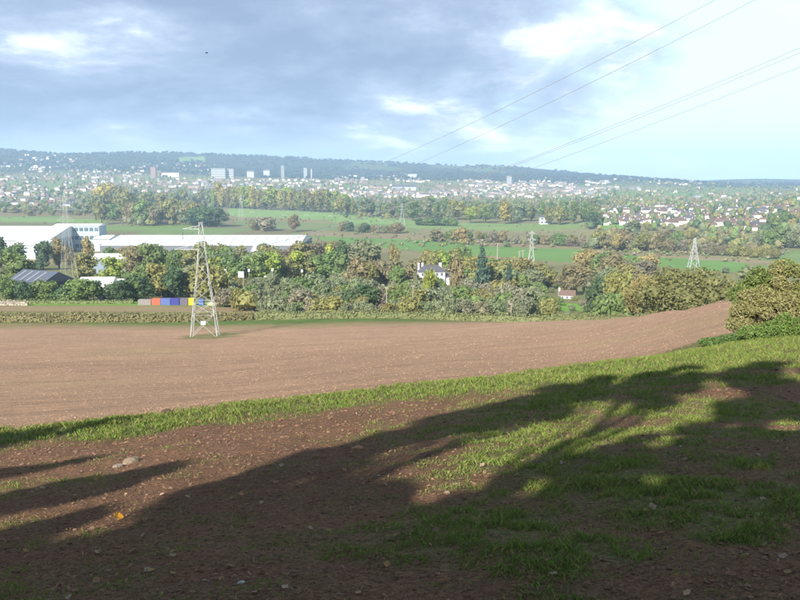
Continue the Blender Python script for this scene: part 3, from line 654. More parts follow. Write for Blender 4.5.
# ------------------------------------------------------------------ the near pylon and its wires
def lattice(name, label, H, wb, loc, rotz, detail=2, arms=((-1, .94, .155), (-1, .765, .23)), group=None, waist=.10, w=0.105, cat='pylon'):
    t = thing(name, label, cat, loc, rotz, group)
    prof = [(0, wb/2), (.20, wb*.40), (.5, wb*.235), (.765, wb*.125), (1.0, wb*.055)]
    hw = lambda f: float(np.interp(f, [p[0] for p in prof], [p[1] for p in prof]))
    C4 = [(-1, -1), (1, -1), (1, 1), (-1, 1)]
    P = lambda c, f: (C4[c][0]*hw(f), C4[c][1]*hw(f), f*H)
    for c in range(4):
        m = MB()
        fs = [p[0] for p in prof]
        for a, b in zip(fs[:-1], fs[1:]): m.beam(P(c, a) if a else (P(c, 0)[0]*1.01, P(c, 0)[1]*1.01, -0.8), P(c, b), w*(1.25-a*.6), 0, w*(1.25-b*.6))
        m.build('leg', M_steel, t)
    lv = [0, .20, .305, .42, .535, .65, .765, .85, .94] if detail > 1 else [0, .22, .45, .65, .765, .94]
    for side in range(4):
        c, d = side, (side+1) % 4
        for k, (a, b) in enumerate(zip(lv[:-1], lv[1:])):
            if detail > 1:
                if k in (0, 1):      # crossed bracing low down
                    MB().beam(P(c, a), P(d, b), w*.62).build('brace', M_steel, t); MB().beam(P(d, a), P(c, b), w*.62).build('brace', M_steel, t)
                else:
                    x, y = (c, d) if (k+side) % 2 else (d, c)
                    MB().beam(P(x, a), P(y, b), w*.62).build('brace', M_steel, t)
                if k in (0, 1, 6, 8): MB().beam(P(c, b), P(d, b), w*.6).build('tie_bar', M_steel, t)
            else:
                m = MB(); m.beam(P(c, a), P(d, b), w*.6); m.beam(P(d, a), P(c, b), w*.6); m.build('brace', M_steel, t)
    m = MB()
    for c in range(4): m.beam(P(c, .94), (0, 0, H), w*.8)
    m.build('peak', M_steel, t)
    tips = [(0, 0, H)]
    for sgn, f, ln in arms:
        z = f*H; x0 = sgn*hw(f); tip = (sgn*ln*H, 0, z+.002*H); m = MB(); zt = min(f+.052, .97)
        for yy in (-1, 1):
            m.beam((x0, yy*hw(f), z), tip, w*.8); m.beam((sgn*hw(zt), yy*hw(zt), zt*H), tip, w*.7)
            for q in (.3, .6):
                xa = x0+(tip[0]-x0)*q; m.beam((xa, yy*hw(f)*(1-q), z), (x0+(tip[0]-x0)*(q-.15), yy*hw(f)*(1.15-q), z+(zt-f)*H*(1.08-q)), w*.45)
        am = m.build('cross_arm', M_steel, t)
        mi = MB(); n = 7
        for k in range(n): mi.cyl(tip[0], 0, z-.25-k*.3, z-.25-k*.3+.1, .13, .13, 8)
        mi.cyl(tip[0], 0, z-2.4, z, .035, None, 5); mi.build('insulator', M_glass, am)
        tips.append((tip[0], 0, z-2.4))
    return t, tips
pyl_h = px_h(PYL[1], 222, PYL[2])
MROT = R(8)
near_pylon, tips = lattice('pylon', 'galvanised lattice pylon standing alone in the ploughed field', pyl_h, 6.2, PYL, MROT, 2)
MB().box(-.55, .55, -2.95, -2.9, 3.2, 4.1).build('warning_plate', M_white, near_pylon)
# the next tower of the line stands on the hillside to the right of the camera
PB2 = (60.0, 8.0); PB2z = float(T(*PB2))
py2, tips2 = lattice('pylon', 'galvanised lattice pylon on the hillside right of the camera', 30, 6.2, (PB2[0], PB2[1], PB2z), R(8), 1)
def wire(k, start, pix, end_xy, label):
    """cable from the near pylon through the two sight lines pix, hanging as a parabola in one vertical plane"""
    A = np.array(start); D = np.array(end_xy)-A[:2]; S = [0.0]; Z = [A[2]]
    for u, v in pix:
        dx, dy, dz = ray(u, v); q = dx/dy           # (Ax+s Dx)/(Ay+s Dy)=q
        s = (q*A[1]-A[0])/(D[0]-q*D[1]); S.append(float(s)); Z.append(float(CAMZ+dz/dy*(A[1]+s*D[1])))
    co = np.polyfit(S, Z, 2); n = 40; pts = []
    for i in range(n+1):
        s = i/n; pts.append((A[0]+s*D[0], A[1]+s*D[1], float(np.polyval(co, s))))
    m = MB(); rad = WIRE_R; vs = []; fs = []
    for i, p in enumerate(pts):
        a = Vector(pts[max(0, i-1)]); b = Vector(pts[min(n, i+1)]); d = (b-a).normalized(); r_ = d.cross(Vector((0, 0, 1))).normalized(); q_ = r_.cross(d)
        for j in range(5): vs.append(Vector(p)+r_*rad*math.cos(j*1.2566)+q_*rad*math.sin(j*1.2566))
        if i: fs += [((i-1)*5+j, (i-1)*5+(j+1) % 5, i*5+(j+1) % 5, i*5+j) for j in range(5)]
    m.add(vs, fs); o = m.build('power_line_wire', M_wire); tag(o, label, 'cable', 'overhead wires of the pylon line')
    return pts[-1]
WIRE_R = 0.021
def tipw(k): v = Matrix.Rotation(MROT, 3, 'Z') @ Vector(tips[k]); return (PYL[0]+v.x, PYL[1]+v.y, PYL[2]+v.z)
wire(0, tipw(0), ((715, 0), (550, 85)), (58.5, 8), 'overhead wire, topmost and leftmost of the five crossing the sky')
wire(1, tipw(1), ((755, 0), (520, 117)), (61.5, 8), 'overhead wire, second of the five from the top left')
wire(2, tipw(2), ((800, 48), (520, 162)), (66, 8), 'overhead wire, third of the five from the top left')
wire(3, (tipw(2)[0]+.5, tipw(2)[1], tipw(2)[2]-.3), ((800, 53), (640, 117.5)), (67, 8), 'overhead wire just under the third one at the right edge')
wire(4, (tipw(2)[0]+2.2, tipw(2)[1]+.4, tipw(2)[2]-1.5), ((800, 67), (545, 164)), (70, 8), 'overhead wire, lowest of the five crossing the sky')

# ------------------------------------------------------------------ far woods and the rest of the town: masses nobody could count
def scatter_px(regs):
    U, V_ = [], []
    for (u0, u1, v0, v1, n) in regs:
        U.append(rng.uniform(u0, u1, n)); V_.append(rng.uniform(v0, v1, n))
    x, y, z, ok = hit(np.concatenate(U), np.concatenate(V_)); return np.stack([x, y, z], 1)[ok]
def wood_mass(name, P, hr, cols, label, wide=0.42, cards=26, vr=.25):
    iv, jf = ICO1; n = len(P); h = rng.uniform(*hr, n); c = np.array([PAL[k] for k in cols])[rng.integers(0, len(cols), n)]*rng.uniform(1-vr, 1+vr, (n, 1))
    J = rng.uniform(.72, 1.2, (n, len(iv)))
    B = iv[None]*J[..., None]*np.stack([h*wide, h*wide, h*.46], 1)[:, None]*rng.uniform(.85, 1.2, (n, 1, 3))
    V = (B+P[:, None]+np.array((0, 0, 1))*(h*.50)[:, None, None]).reshape(-1, 3)
    Fq = (jf[None]+(np.arange(n)*len(iv))[:, None, None]).reshape(-1, 3); tint = np.repeat(c, len(iv), 0)
    if cards:
        d = rng.normal(size=(n, cards, 3)); d /= np.linalg.norm(d, axis=2)[..., None]; d[..., 2] = np.abs(d[..., 2])*.9-.1
        Q = (P[:, None]+np.array((0, 0, 1))*(h*.5)[:, None, None] + d*np.stack([h*wide, h*wide, h*.48], 1)[:, None]*1.0).reshape(-1, 3)
        cv, cf = card_quads(Q, d.reshape(-1, 3), np.repeat(h*.10, cards), rng, .55); m0 = len(V)
        V = np.concatenate([V, cv]); Fq = np.concatenate([Fq, cf[:, [0, 1, 2]]+m0, cf[:, [0, 2, 3]]+m0]); tint = np.concatenate([tint, np.repeat(np.repeat(c, cards, 0), 4, 0)])
    o = link(name, np_mesh(name, V, Fq, M_leafa, tint=tint)); o['kind'] = 'stuff'; o['label'] = label; return o
P = scatter_px([(0, 215, 164, 208, 760), (20, 110, 156, 170, 60), (200, 600, 179, 208, 900), (600, 800, 181, 208, 620), (590, 690, 205, 236, 60), (690, 800, 200, 236, 130), (480, 700, 190, 206, 200)])
wood_mass('town_trees', P, (8, 15), ['green', 'olive', 'sage', 'dark', 'brown', 'olive'], 'mass of far trees mixed through the suburbs and the town', cards=14)
a_ = rng.uniform(-0.62, 0.62, 5200); yy_ = rng.uniform(4150, 6400, 5200); P = np.stack([a_*yy_, yy_, T(a_*yy_, yy_)], 1)
keep = fbm(P[:, 0]*.0016, P[:, 1]*.0016, 61, 3) > 0.40; P = P[keep & ~((a_ > .34) & (yy_ > 5000))]
PAL['hill'] = (.028, .042, .03); PAL['hill_pine'] = (.024, .038, .032)  # ridge wood colours, deepened to stand for the shadow of clouds
wood_mass('hill_woodland', P, (9, 16), ['hill', 'hill_pine', 'hill'], 'dark wood covering the far ridge', wide=.8, cards=0, vr=.1)
P = scatter_px([(0, 600, 215, 250, 120), (300, 600, 233, 247, 150), (420, 600, 241, 246, 110), (230, 400, 218, 222, 60), (590, 770, 250, 256, 120), (600, 790, 236, 262, 120), (600, 790, 246, 252, 90), (400, 640, 262, 290, 60), (0, 330, 246, 268, 40)])
wood_mass('valley_scrub', P, (2.0, 4.5), ['olive', 'grey', 'brown', 'green'], 'low scrub scattered over the valley floor', wide=.55)

# ------------------------------------------------------------------ houses
WALLC = [(.66, .65, .63), (.72, .71, .69), (.55, .50, .43), (.40, .33, .27), (.27, .17, .14), (.58, .54, .49)]
WNAME = ['white', 'bright white', 'cream', 'tan', 'brick', 'off white']
HP = []
for k, (w_, d_, e_, r_) in enumerate([(9, 8, 5.2, 8.2), (14, 8, 5.4, 8.4), (22, 9, 5.6, 9), (8, 8, 5.2, 8.6)]):
    for rm in (M_slate, M_tile):
        m = MB(); m.box(-w_/2, w_/2, -d_/2, d_/2, -1.5, e_, 0); m.add([(-w_/2, -d_/2, e_), (-w_/2, d_/2, e_), (-w_/2, 0, r_-.3), (w_/2, -d_/2, e_), (w_/2, d_/2, e_), (w_/2, 0, r_-.3)], [(0, 2, 1), (3, 4, 5)], 0)
        m.gable(-w_/2, w_/2, -d_/2, d_/2, e_+.05, r_, 1, .35, .2); m.box(w_/2-1.6, w_/2-.7, -.5, .5, r_-1.2, r_+1.1, 0)
        for q in range(int(w_//3.2)):
            xq = -w_/2+1.1+q*3.1
            for zq in (.9, 3.3): m.box(xq, xq+1.3, -d_/2-.05, -d_/2+.1, zq, zq+1.3, 2)
        HP.append(m.mesh('house_body', [M_obj, rm, M_glass]))
def houses(regs, label, group, sc=(0.85, 1.15), cols=WALLC, tilt=.5, base=0.0, pick=None):
    P = scatter_px(regs)
    for p in P:
        me_ = random.choice(pick or HP); c_ = random.choice(cols)
        o = link('house', me_, loc=(p[0], p[1], p[2]), rot=(0, 0, base+random.uniform(-tilt, tilt)+random.choice((0, 0, math.pi/2))), color=c_)
        k = random.uniform(*sc); o.scale = (k, k, k); i_ = HP.index(me_)
        size_ = ('small', 'wide', 'long terraced', 'narrow')[i_//2]
        tag(o, '%s %s %s with %s roof %s' % (size_, WNAME[WALLC.index(c_)], 'house', ('slate', 'clay')[i_ % 2], label), 'house', group)
PALE = WALLC[:3]+[WALLC[5]]+WALLC[:2]
houses([(606, 640, 216, 225, 22), (640, 702, 206, 226, 62), (605, 625, 208, 214, 6)], 'in the white village', 'white village houses', cols=PALE)
houses([(690, 760, 206, 231, 44)], 'at the right end of the village', 'village houses at the right end', cols=PALE)
houses([(745, 800, 199, 226, 36)], 'on the hillside at the right edge', 'hillside houses at the right edge', cols=PALE+WALLC[3:5])
houses([(0, 74, 199, 207, 40)], 'in the nearest suburb row at left', 'nearest suburb row at left', cols=PALE+WALLC[3:5], pick=HP[2:6])
houses([(0, 120, 182, 198, 46)], 'among the trees of the left suburb', 'suburb among trees at left', cols=WALLC)
houses([(225, 600, 184, 197, 40)], 'in the far town below the ridge', 'far town houses below the ridge', sc=(1.1, 1.7), cols=WALLC)
HW = len([o for o in COL.objects if o.name.startswith('house')])
def town_mass(regs, label, name):
    P = scatter_px(regs); P = P[fbm(P[:, 0]*.006, P[:, 1]*.004, 91, 3) > .44]; n = len(P)
    w_ = rng.uniform(4, 12, n); d_ = rng.uniform(3.5, 5.5, n); e_ = rng.uniform(4.5, 7.5, n); r_ = e_+rng.uniform(2, 4, n); a = rng.uniform(-.5, .5, n)+rng.integers(0, 2, n)*1.57*(rng.random(n) < .4)
    bx = np.array([(-1, -1, 0), (1, -1, 0), (1, 1, 0), (-1, 1, 0), (-1, -1, 1), (1, -1, 1), (1, 1, 1), (-1, 1, 1)], float)
    V = np.empty((n, 14, 3))
    V[:, :8, 0] = bx[:, 0]*w_[:, None]; V[:, :8, 1] = bx[:, 1]*d_[:, None]; V[:, :8, 2] = bx[:, 2]*e_[:, None]-2*(bx[:, 2] == 0)
    rf = np.array([(-1.03, -1.1, 0), (1.03, -1.1, 0), (1.03, 1.1, 0), (-1.03, 1.1, 0), (-1.03, 0, 1), (1.03, 0, 1)])
    V[:, 8:, 0] = rf[:, 0]*w_[:, None]; V[:, 8:, 1] = rf[:, 1]*d_[:, None]; V[:, 8:, 2] = e_[:, None]+.1+rf[:, 2]*(r_-e_)[:, None]
    ca, sa = np.cos(a)[:, None], np.sin(a)[:, None]; X = V[..., 0]*ca-V[..., 1]*sa; Yv = V[..., 0]*sa+V[..., 1]*ca
    V = np.stack([X, Yv, V[..., 2]], -1)+P[:, None]
    tri = np.array([(0, 1, 5), (0, 5, 4), (1, 2, 6), (1, 6, 5), (2, 3, 7), (2, 7, 6), (3, 0, 4), (3, 4, 7), (8, 9, 13), (8, 13, 12), (10, 11, 12), (10, 12, 13), (9, 10, 13), (11, 8, 12)])
    Fq = (tri[None]+(np.arange(n)*14)[:, None, None]).reshape(-1, 3)
    wc = np.array(WALLC+WALLC[3:5]+[(.26, .20, .18), (.2, .19, .19)])[rng.integers(0, len(WALLC)+4, n)]; rc = np.array([(.11, .11, .125), (.17, .115, .095), (.14, .12, .115), (.2, .2, .21)])[rng.integers(0, 4, n)]
    t_ = np.empty((n, 14, 3)); t_[:, :8] = wc[:, None]; t_[:, 8:] = rc[:, None]
    o = link(name, np_mesh(name, V.reshape(-1, 3), Fq, M_roofs, tint=t_.reshape(-1, 3))); o['kind'] = 'stuff'; o['label'] = label
town_mass([(0, 210, 164, 198, 360), (20, 100, 155, 168, 70), (195, 420, 180, 198, 480), (395, 610, 181, 198, 800), (560, 700, 179, 192, 150), (600, 800, 190, 203, 60), (400, 420, 172, 176, 12), (330, 400, 176, 184, 60)], 'far roofs and walls of the town, too many and too small to count', 'distant_town')

# landmarks
def tower_block(name, label, u, v0, v1, wpx, dpx, wall, Y=None, rows=0, roof=M_slate, gable=False, cols=5):
    p = hit1(u, v0) if Y is None else at(u, Y); h = zv(p[1], v1)-p[2]; w_ = wpx/F*p[1]; d_ = dpx/F*p[1]
    t = thing(name, label, 'building', p, 0)
    MB().box(-w_/2, w_/2, -d_/2, d_/2, -4, h).build('wall', M_obj, t, color=wall)
    m = MB()
    if gable: m.gable(-w_/2, w_/2, -d_/2, d_/2, h+.05, h+d_*.28, 0, .5)
    else: m.box(-w_/2-.4, w_/2+.4, -d_/2-.4, d_/2+.4, h+.02, h+1.0)
    m.build('roof', roof, t)
    if rows:
        fh = h/rows; cw = w_/cols
        me = MB().box(-cw*.32, cw*.32, -.25, .1, 0, fh*.5).mesh('window', M_glass)
        for r_ in range(rows):
            for c_ in range(cols): link('window', me, t, loc=(-w_/2+cw*(c_+.5), -d_/2, r_*fh+fh*.3))
    return t
W_ = (.50, .50, .50)
W_ = (.36, .36, .365)
tower_block('hospital_block', 'large white block on the skyline of the town, left and longest', 219, 178, 168.5, 14, 6, W_, rows=4, cols=8)
tower_block('hospital_wing', 'lower white block right of the largest white block on the town skyline', 231, 178, 168.8, 6, 5, W_, rows=4, cols=4)
tower_block('white_hall', 'small pale hall on the town skyline right of the two white blocks', 251, 177.5, 171.5, 7, 5, (.36, .35, .34), gable=True)
tower_block('white_theatre', 'white gabled building on the town skyline before the grey tower', 267, 177, 170.5, 6, 5, W_, gable=True)
tower_block('stone_tower', 'grey stone tower rising above the town', 283, 178, 165.5, 3.2, 3.2, (.20, .20, .21))
tower_block('white_tower_block', 'white tower block above the town right of the stone tower', 305.5, 178, 168, 3.2, 3, W_, rows=7, cols=3)
tower_block('slim_chimney', 'slim pale chimney beside the white tower block', 311.5, 178, 168.8, 1.2, 1.2, (.34, .34, .34))
tower_block('brick_tower_block', 'reddish brick tower block in the suburbs at left', 154, 178, 167, 5, 4, (.30, .17, .13), rows=6, cols=4)
tower_block('cream_terrace', 'long cream building right of the brick tower block', 171, 177, 173, 17, 5, (.7, .6, .47), gable=True)
tower_block('tan_apartment_block', 'tan brick apartment block behind the poplar row', 346, 208, 194, 12, 6, (.62, .45, .31), rows=5, cols=5, Y=2350)
tower_block('gasholder_tower', 'white tower standing on the town skyline below the ridge at centre right', 509, 184, 176, 4.5, 4.5, W_, rows=4, cols=3)
tower_block('white_depot', 'long white depot building in the far town left of centre', 404, 190, 186.8, 24, 8, W_, gable=True)
tower_block('white_warehouse', 'low white building on the hillside behind the town', 412, 177, 174, 9, 5, W_, Y=4500)
W_ = (.50, .50, .50)
tower_block('white_farmhouse', 'small white farmhouse alone in mid valley by a dark tree', 545, 224, 217, 11, 8, W_, gable=True, rows=2, cols=3)

# ------------------------------------------------------------------ industrial estate
M_light = plain('rooflight_sheet', (.42, .46, .50), .4, .15, .3)
def shed(name, label, u0, u1, Y, vwall, vroof_top, depth, wall=(.40, .43, .46), roof=M_roofw, rot=0.0, rise=0.0, doors=0, base=0.0, winrow=0, dark=0, slope=None):
    xa = (u0-400)/F/CP*Y; xb = (u1-400)/F/CP*Y; w_ = xb-xa; xc = (xa+xb)/2; z0 = float(T(xc, Y)); hw_ = zv(Y, vwall)-z0; rise = zv(Y+depth*.5, vroof_top)-z0-hw_
    t = thing(name, label, 'building', (xc, Y, z0), rot)
    MB().box(-w_/2, w_/2, 0, depth, -3, hw_).build('wall', M_obj, t, color=wall)
    m = MB(); m.gable(-w_/2, w_/2, 0, depth, hw_+.05, hw_+max(rise, .6), 0, .6, .4); ro = m.build('roof', roof, t)
    m = MB().box(-w_/2-.62, w_/2+.62, -.75, -.61, hw_-.3, hw_+.25).build('gutter', M_steel, ro)
    if w_ > 30:
        n = int(w_/11); d2 = depth/2+.6; rz = max(rise, .6); q0, q1 = .18, .82
        vs_ = [(x_, d2*q+dy_, rz*q+dz_) for dz_, dy_ in ((.02, 0), (.10, -.02)) for x_, q in ((-.75, q0), (.75, q0), (.75, q1), (-.75, q1))]
        me = MB().add(vs_, [(0, 3, 2, 1), (4, 5, 6, 7), (0, 1, 5, 4), (1, 2, 6, 5), (2, 3, 7, 6), (3, 0, 4, 7)]).mesh('rooflight', M_light)
        for k in range(n): link('rooflight', me, ro, loc=(-w_/2+w_*(k+.5)/n, -.6, hw_+.05))
    if doors:
        me = MB().box(-2.4, 2.4, -.12, .1, 0, hw_*.62).mesh('loading_door', M_obj)
        for k in range(doors): link('loading_door', me, t, loc=(-w_/2+w_*(k+.5)/doors, 0, -.4), color=random.choice([(.12, .14, .18), (.25, .3, .4), (.5, .5, .5), (.4, .12, .1)]))
    if winrow:
        n = max(6, int(w_/5)); cw = w_/n; me = MB().box(-cw*.38, cw*.38, -.12, .1, 0, hw_/winrow*.45).mesh('window', M_glass)
        for r_ in range(winrow):
            for k in range(n): link('window', me, t, loc=(-w_/2+cw*(k+.5), 0, hw_*(r_+.35)/winrow))
    return t, w_, hw_
shed('warehouse', 'white warehouse with a broad low white roof at the left edge', -70, 52, 800, 240.5, 226, 110, doors=5)
shed('warehouse', 'lower white shed in front of the left warehouse', 16, 50, 745, 245, 240, 24, wall=(.45, .50, .55), doors=2)
shed('office_block', 'glazed office block with rows of windows beside the left warehouse', 58, 103, 860, 226, 223.5, 22, wall=(.34, .43, .47), winrow=3)
shed('warehouse', 'low white building right of the glazed office block', 97, 113, 850, 239, 235, 30, doors=1)
t_, w_, h_ = shed('warehouse', 'very long white roofed warehouse across the middle of the estate', 104, 300, 800, 245.5, 235, 120, wall=(.13, .14, .16), doors=9)
shed('shed', 'small shed with a pale roof and blue grey wall among the trees', 95, 133, 560, 259, 253.5, 14, wall=(.18, .23, .29))
shed('shed', 'small white roof between trees before the long warehouse', 253, 271, 650, 251.5, 246, 22, wall=(.3, .3, .3))
# barn with a slate blue roof
p = at(41, 335); t = thing('barn', 'large barn with a slate blue roof at the left behind the hedgerow trees', 'barn', p, R(-28))
bw, bd, be, br = 21, 15, px_h(335, 279.5, p[2]), px_h(342, 268.5, p[2])
MB().box(-bw/2, bw/2, -bd/2, bd/2, -2, be).add([(-bw/2, -bd/2, be), (-bw/2, bd/2, be), (-bw/2, 0, br-.25), (bw/2, -bd/2, be), (bw/2, bd/2, be), (bw/2, 0, br-.25)], [(0, 2, 1), (3, 4, 5)]).build('wall', M_obj, t, color=(.05, .06, .085))
M_barn = plain('blue_slate_sheet', (.08, .095, .13), .5, .15, .5)
ro = MB().gable(-bw/2, bw/2, -bd/2, bd/2, be+.05, br, 0, .5, .2).build('roof', M_barn, t)
sl = Vector((0, bd/2+.5, br-be-.05)); 
me = MB().add([(-.6, 0, .05), (.6, 0, .05), (.6, sl.y*.8, sl.z*.8+.05), (-.6, sl.y*.8, sl.z*.8+.05), (-.6, 0, .1), (.6, 0, .1), (.6, sl.y*.8, sl.z*.8+.1), (-.6, sl.y*.8, sl.z*.8+.1)], [(0, 3, 2, 1), (4, 5, 6, 7), (0, 1, 5, 4), (1, 2, 6, 5), (2, 3, 7, 6), (3, 0, 4, 7)]).mesh('skylight', plain('skylight_sheet', (.19, .20, .22), .4, .1))
for k in range(4): link('skylight', me, ro, loc=(-8+k*4.2, -bd/2-.5+.09*(sl.y), be+.05+.09*sl.z))
# yard of white stores beside it
def lowshed(u, Y, w_, d_, h_, r_, label, wall, roof, rot=0.0, name='shed'):
    p = at(u, Y); t = thing(name, label, 'shed', p, rot)
    MB().box(-w_/2, w_/2, -d_/2, d_/2, -1, h_).build('wall', M_obj, t, color=wall); MB().gable(-w_/2, w_/2, -d_/2, d_/2, h_+.03, r_, 0, .3, .15).build('roof', roof, t)
    MB().box(-1.2, 1.2, -d_/2-.06, -d_/2+.1, 0, h_*.75).build('door', M_dark, t); return t
lowshed(98, 345, 14, 7, 6.0, 7.6, 'low white roofed yard store right of the barn', (.7, .7, .7), M_roofw, .1)
lowshed(121, 352, 9, 6, 5.0, 6.4, 'smaller white roofed store right of the low white one', (.7, .7, .7), M_roofw, -.1)
lowshed(106, 318, 7, 4, 2.6, 3.5, 'grey stone store behind the hedgerow trees in the yard', (.45, .40, .36), M_slate, .2)
# ------------------------------------------------------------------ containers by the lane
def container(u, wpx, hpx, col, label, Y=292, tilt=0.0):
    col = tuple(c*.55 for c in col)
    p = at(u, Y); w_ = wpx/F*Y; h_ = hpx/F*Y; d_ = 2.4
    t = thing('container', label, 'container', p, tilt, 'containers by the lane')
    MB().box(-w_/2, w_/2, -d_/2, d_/2, .1, h_).build('body', M_obj, t, color=col)
    n = max(4, int(w_/.45)); me = MB().box(-.07, .07, -.05, .0, .25, h_-.15).mesh('rib', M_obj)
    for k in range(n): link('rib', me, t, loc=(-w_/2+w_*(k+.5)/n, -d_/2-.003, 0), color=tuple(c*.9 for c in col))
    MB().box(-w_/2-.04, w_/2+.04, -d_/2-.08, d_/2+.04, h_, h_+.12).build('lid', M_obj, t, color=tuple(min(1, c*1.15) for c in col))
    m = MB()
    for a in (-1, 1):
        for b in (-1, 1): m.box(a*w_*.45-.1, a*w_*.45+.1, b*d_*.4-.1, b*d_*.4+.1, -.2, .1)
    m.build('skid', M_dark, t)
container(144, 13, 5.2, (.42, .38, .36), 'grey container, leftmost of the coloured row by the lane')
container(155.5, 9, 6.2, (.75, .20, .11), 'orange red container in the coloured row by the lane')
container(165, 9.5, 6.2, (.16, .24, .62), 'mid blue container next to the orange red one')
container(174.5, 8.5, 6.4, (.07, .08, .42), 'deep blue container in the middle of the coloured row')
container(183.5, 8, 6.2, (.22, .19, .27), 'dull purple grey container left of the yellow one')
container(190.8, 5.6, 6.6, (.85, .70, .03), 'yellow container in the coloured row by the lane')
container(200.5, 5, 5.6, (.10, .20, .6), 'blue container seen through the legs of the near pylon')
container(213, 12, 2.2, (.75, .72, .45), 'low pale yellow skip right of the near pylon legs')
# ------------------------------------------------------------------ road posts
for u, vt, lab in ((202, 268.5, 'white topped road post seen just left of the near pylon body'), (225.5, 269, 'first white topped road post right of the near pylon'), (249, 269, 'second white topped road post right of the near pylon'), (272.5, 268.5, 'brightest white topped road post in the row'), (302, 269.5, 'rightmost white topped road post'), (265, 276, 'short white topped post left of the brightest road post'), (167, 269, 'leftmost white topped road post, among the trees')):
    p = at(u, 400); h = px_h(400, vt, p[2]); t = thing('road_post', lab, 'post', p, 0, 'posts along the hidden road')
    MB().cyl(0, 0, -.5, h, .11, .08, 8).build('pole', M_steel, t); MB().box(-.5, .5, -.2, .2, h-1.35, h).build('lamp_head', M_white, t)
p = at(241, 395); h = px_h(395, 271.5, p[2]); t = thing('sign_board', 'square white board on posts among the road posts', 'sign', p)
MB().box(-1.4, 1.4, -.06, .06, h-3, h).build('panel', M_white, t)
for a in (-1, 1): MB().cyl(a*1.1, .12, -.5, h-.2, .06).build('post', M_steel, t)
p = at(243, 330); h = px_h(330, 259, p[2]); t = thing('flag_pole', 'tall thin pole rising behind the square white board', 'pole', p); MB().cyl(0, 0, -.5, h, .07, .04).build('pole', M_steel, t); MB().cyl(0, 0, h, h+.2, .09).build('cap', M_white, t)
for u, Y, vt, vb, lab in ((497, 600, 243, 262, 'pale wooden pole left of the mid valley pylon'), (519, 620, 251, 266, 'left of two short poles before the mid valley pylon'), (522.5, 620, 250, 266, 'right of two short poles before the mid valley pylon'), (631.5, 300, 279.5, 292, 'pale pole between the olive tree and the oaks'), (386.5, 240, 287, 303, 'thin pole standing in the scrub at centre left'), (413, 245, 285, 298, 'short pole with a crossbar in the scrub below the white villa'), (512, 235, 303, 317, 'short pale stake at the far field edge'), (783, 1080, 227, 236, 'white mast at the right edge below the hillside houses')):
    p = at(u, Y); h = px_h(Y, vt, p[2]); t = thing('wooden_pole' if 'mast' not in lab else 'mast', lab, 'pole', p)
    r_ = max(.12, Y*.00065); MB().cyl(0, 0, -.6, h, r_, r_*.75, 8).build('pole', M_wood if 'mast' not in lab else M_white, t)
    MB().box(-r_*4, r_*4, -r_*.5, r_*.5, h-.4, h-.2).build('crossbar', M_timber, t)
# ------------------------------------------------------------------ other pylons
def far_pylon(u, Y, vtop, label, wb, arms, w=.3):
    p = at(u, Y); h = px_h(Y, vtop, p[2]); return lattice('pylon', label, h, wb, p, R(random.uniform(-20, 20)), 1, arms, 'pylons in the valley', w=w)
A6 = ((-1, .94, .10), (1, .94, .10), (-1, .82, .13), (1, .82, .13), (-1, .70, .10), (1, .70, .10))
far_pylon(69, 400, 193, 'tall faint lattice pylon behind the barn at left', 7, A6, .065)
far_pylon(531, 640, 231, 'slender lattice pylon in mid valley right of the conifer', 6.5, ((-1, .94, .08), (1, .94, .08), (-1, .78, .1), (1, .78, .1)), .20)
far_pylon(693, 690, 238, 'white lattice pylon in the green meadow above the oaks', 8.5, ((-1, .94, .06), (1, .94, .06)), .32)
far_pylon(402, 1300, 203, 'distant faint pylon at the left of the valley tree belt', 9, A6, .17)
far_pylon(243, 1500, 195, 'very distant faint pylon before the poplar row', 9, A6, .15)
# ------------------------------------------------------------------ goals on the playing field
for u, v, lab in ((252, 213, 'leftmost white goal frame on the playing field'), (284, 216, 'second white goal frame on the playing field from the left'), (306, 216, 'third white goal frame on the playing field from the left'), (330, 217, 'fourth white goal frame on the playing field from the left'), (379, 221, 'rightmost white goal frame on the playing field')):
    p = hit1(u, v); t = thing('goal_frame', lab, 'goal', p, random.uniform(-.4, .4), 'goals on the playing field')
    for a in (-1, 1): MB().box(a*3.6-.12, a*3.6+.12, -.12, .12, -.2, 2.4).build('post', M_white, t)
    MB().box(-3.72, 3.72, -.12, .12, 2.4, 2.64).build('crossbar', M_white, t)
# ------------------------------------------------------------------ white villa and cottage
def villa():
    Y = 400; p = at(431, Y); t = thing('villa', 'white villa with a slate roof and white chimneys among the trees', 'house', p, R(6)); e_ = px_h(Y, 270.5, p[2]); r_ = px_h(Y, 265, p[2])
    MB().box(-6.5, 6.5, -4.5, 4.5, -2, e_).build('wall', M_obj, t, color=W_)
    ro = MB().gable(-6.5, 6.5, -4.5, 4.5, e_+.03, r_, 0, .4, .25, hip=.22).build('roof', M_slate, t)
    for x, w_ in ((-6.3, .9), (-4.4, .9), (4.6, 1.3)):
        MB().box(x-w_/2, x+w_/2, -.6, .6, e_+.2, r_+1.1).build('chimney', M_white, ro)
    me = MB().box(-.55, .55, -.06, .1, 0, 1.5).mesh('window', M_glass)
    for x in (-4.8, -2.4, 0, 2.4, 4.8): link('window', me, t, loc=(x, -4.5, e_-2.2)); link('window', me, t, loc=(x, -4.5, e_-5.2))
    MB().box(6.5, 9.5, -3.5, 3, -2, e_-3).build('annex', M_obj, t, color=W_); MB().gable(6.5, 9.5, -3.5, 3, e_-2.97, e_-1.6, 0, .2, .2).build('annex_roof', M_slate, t)
villa()
for u_, vt_, c_, l_ in ((417, 271.5, 'sage', 'sage bush hiding the left front of the white villa'), (424, 275, 'green', 'green bush before the middle of the white villa'), (435, 272, 'lime', 'yellow green bush before the right front of the white villa'), (441, 277, 'green', 'green bush at the right corner of the white villa')): single(u_, 290, vt_, 'shrub', c_, l_, 13, Y=372)
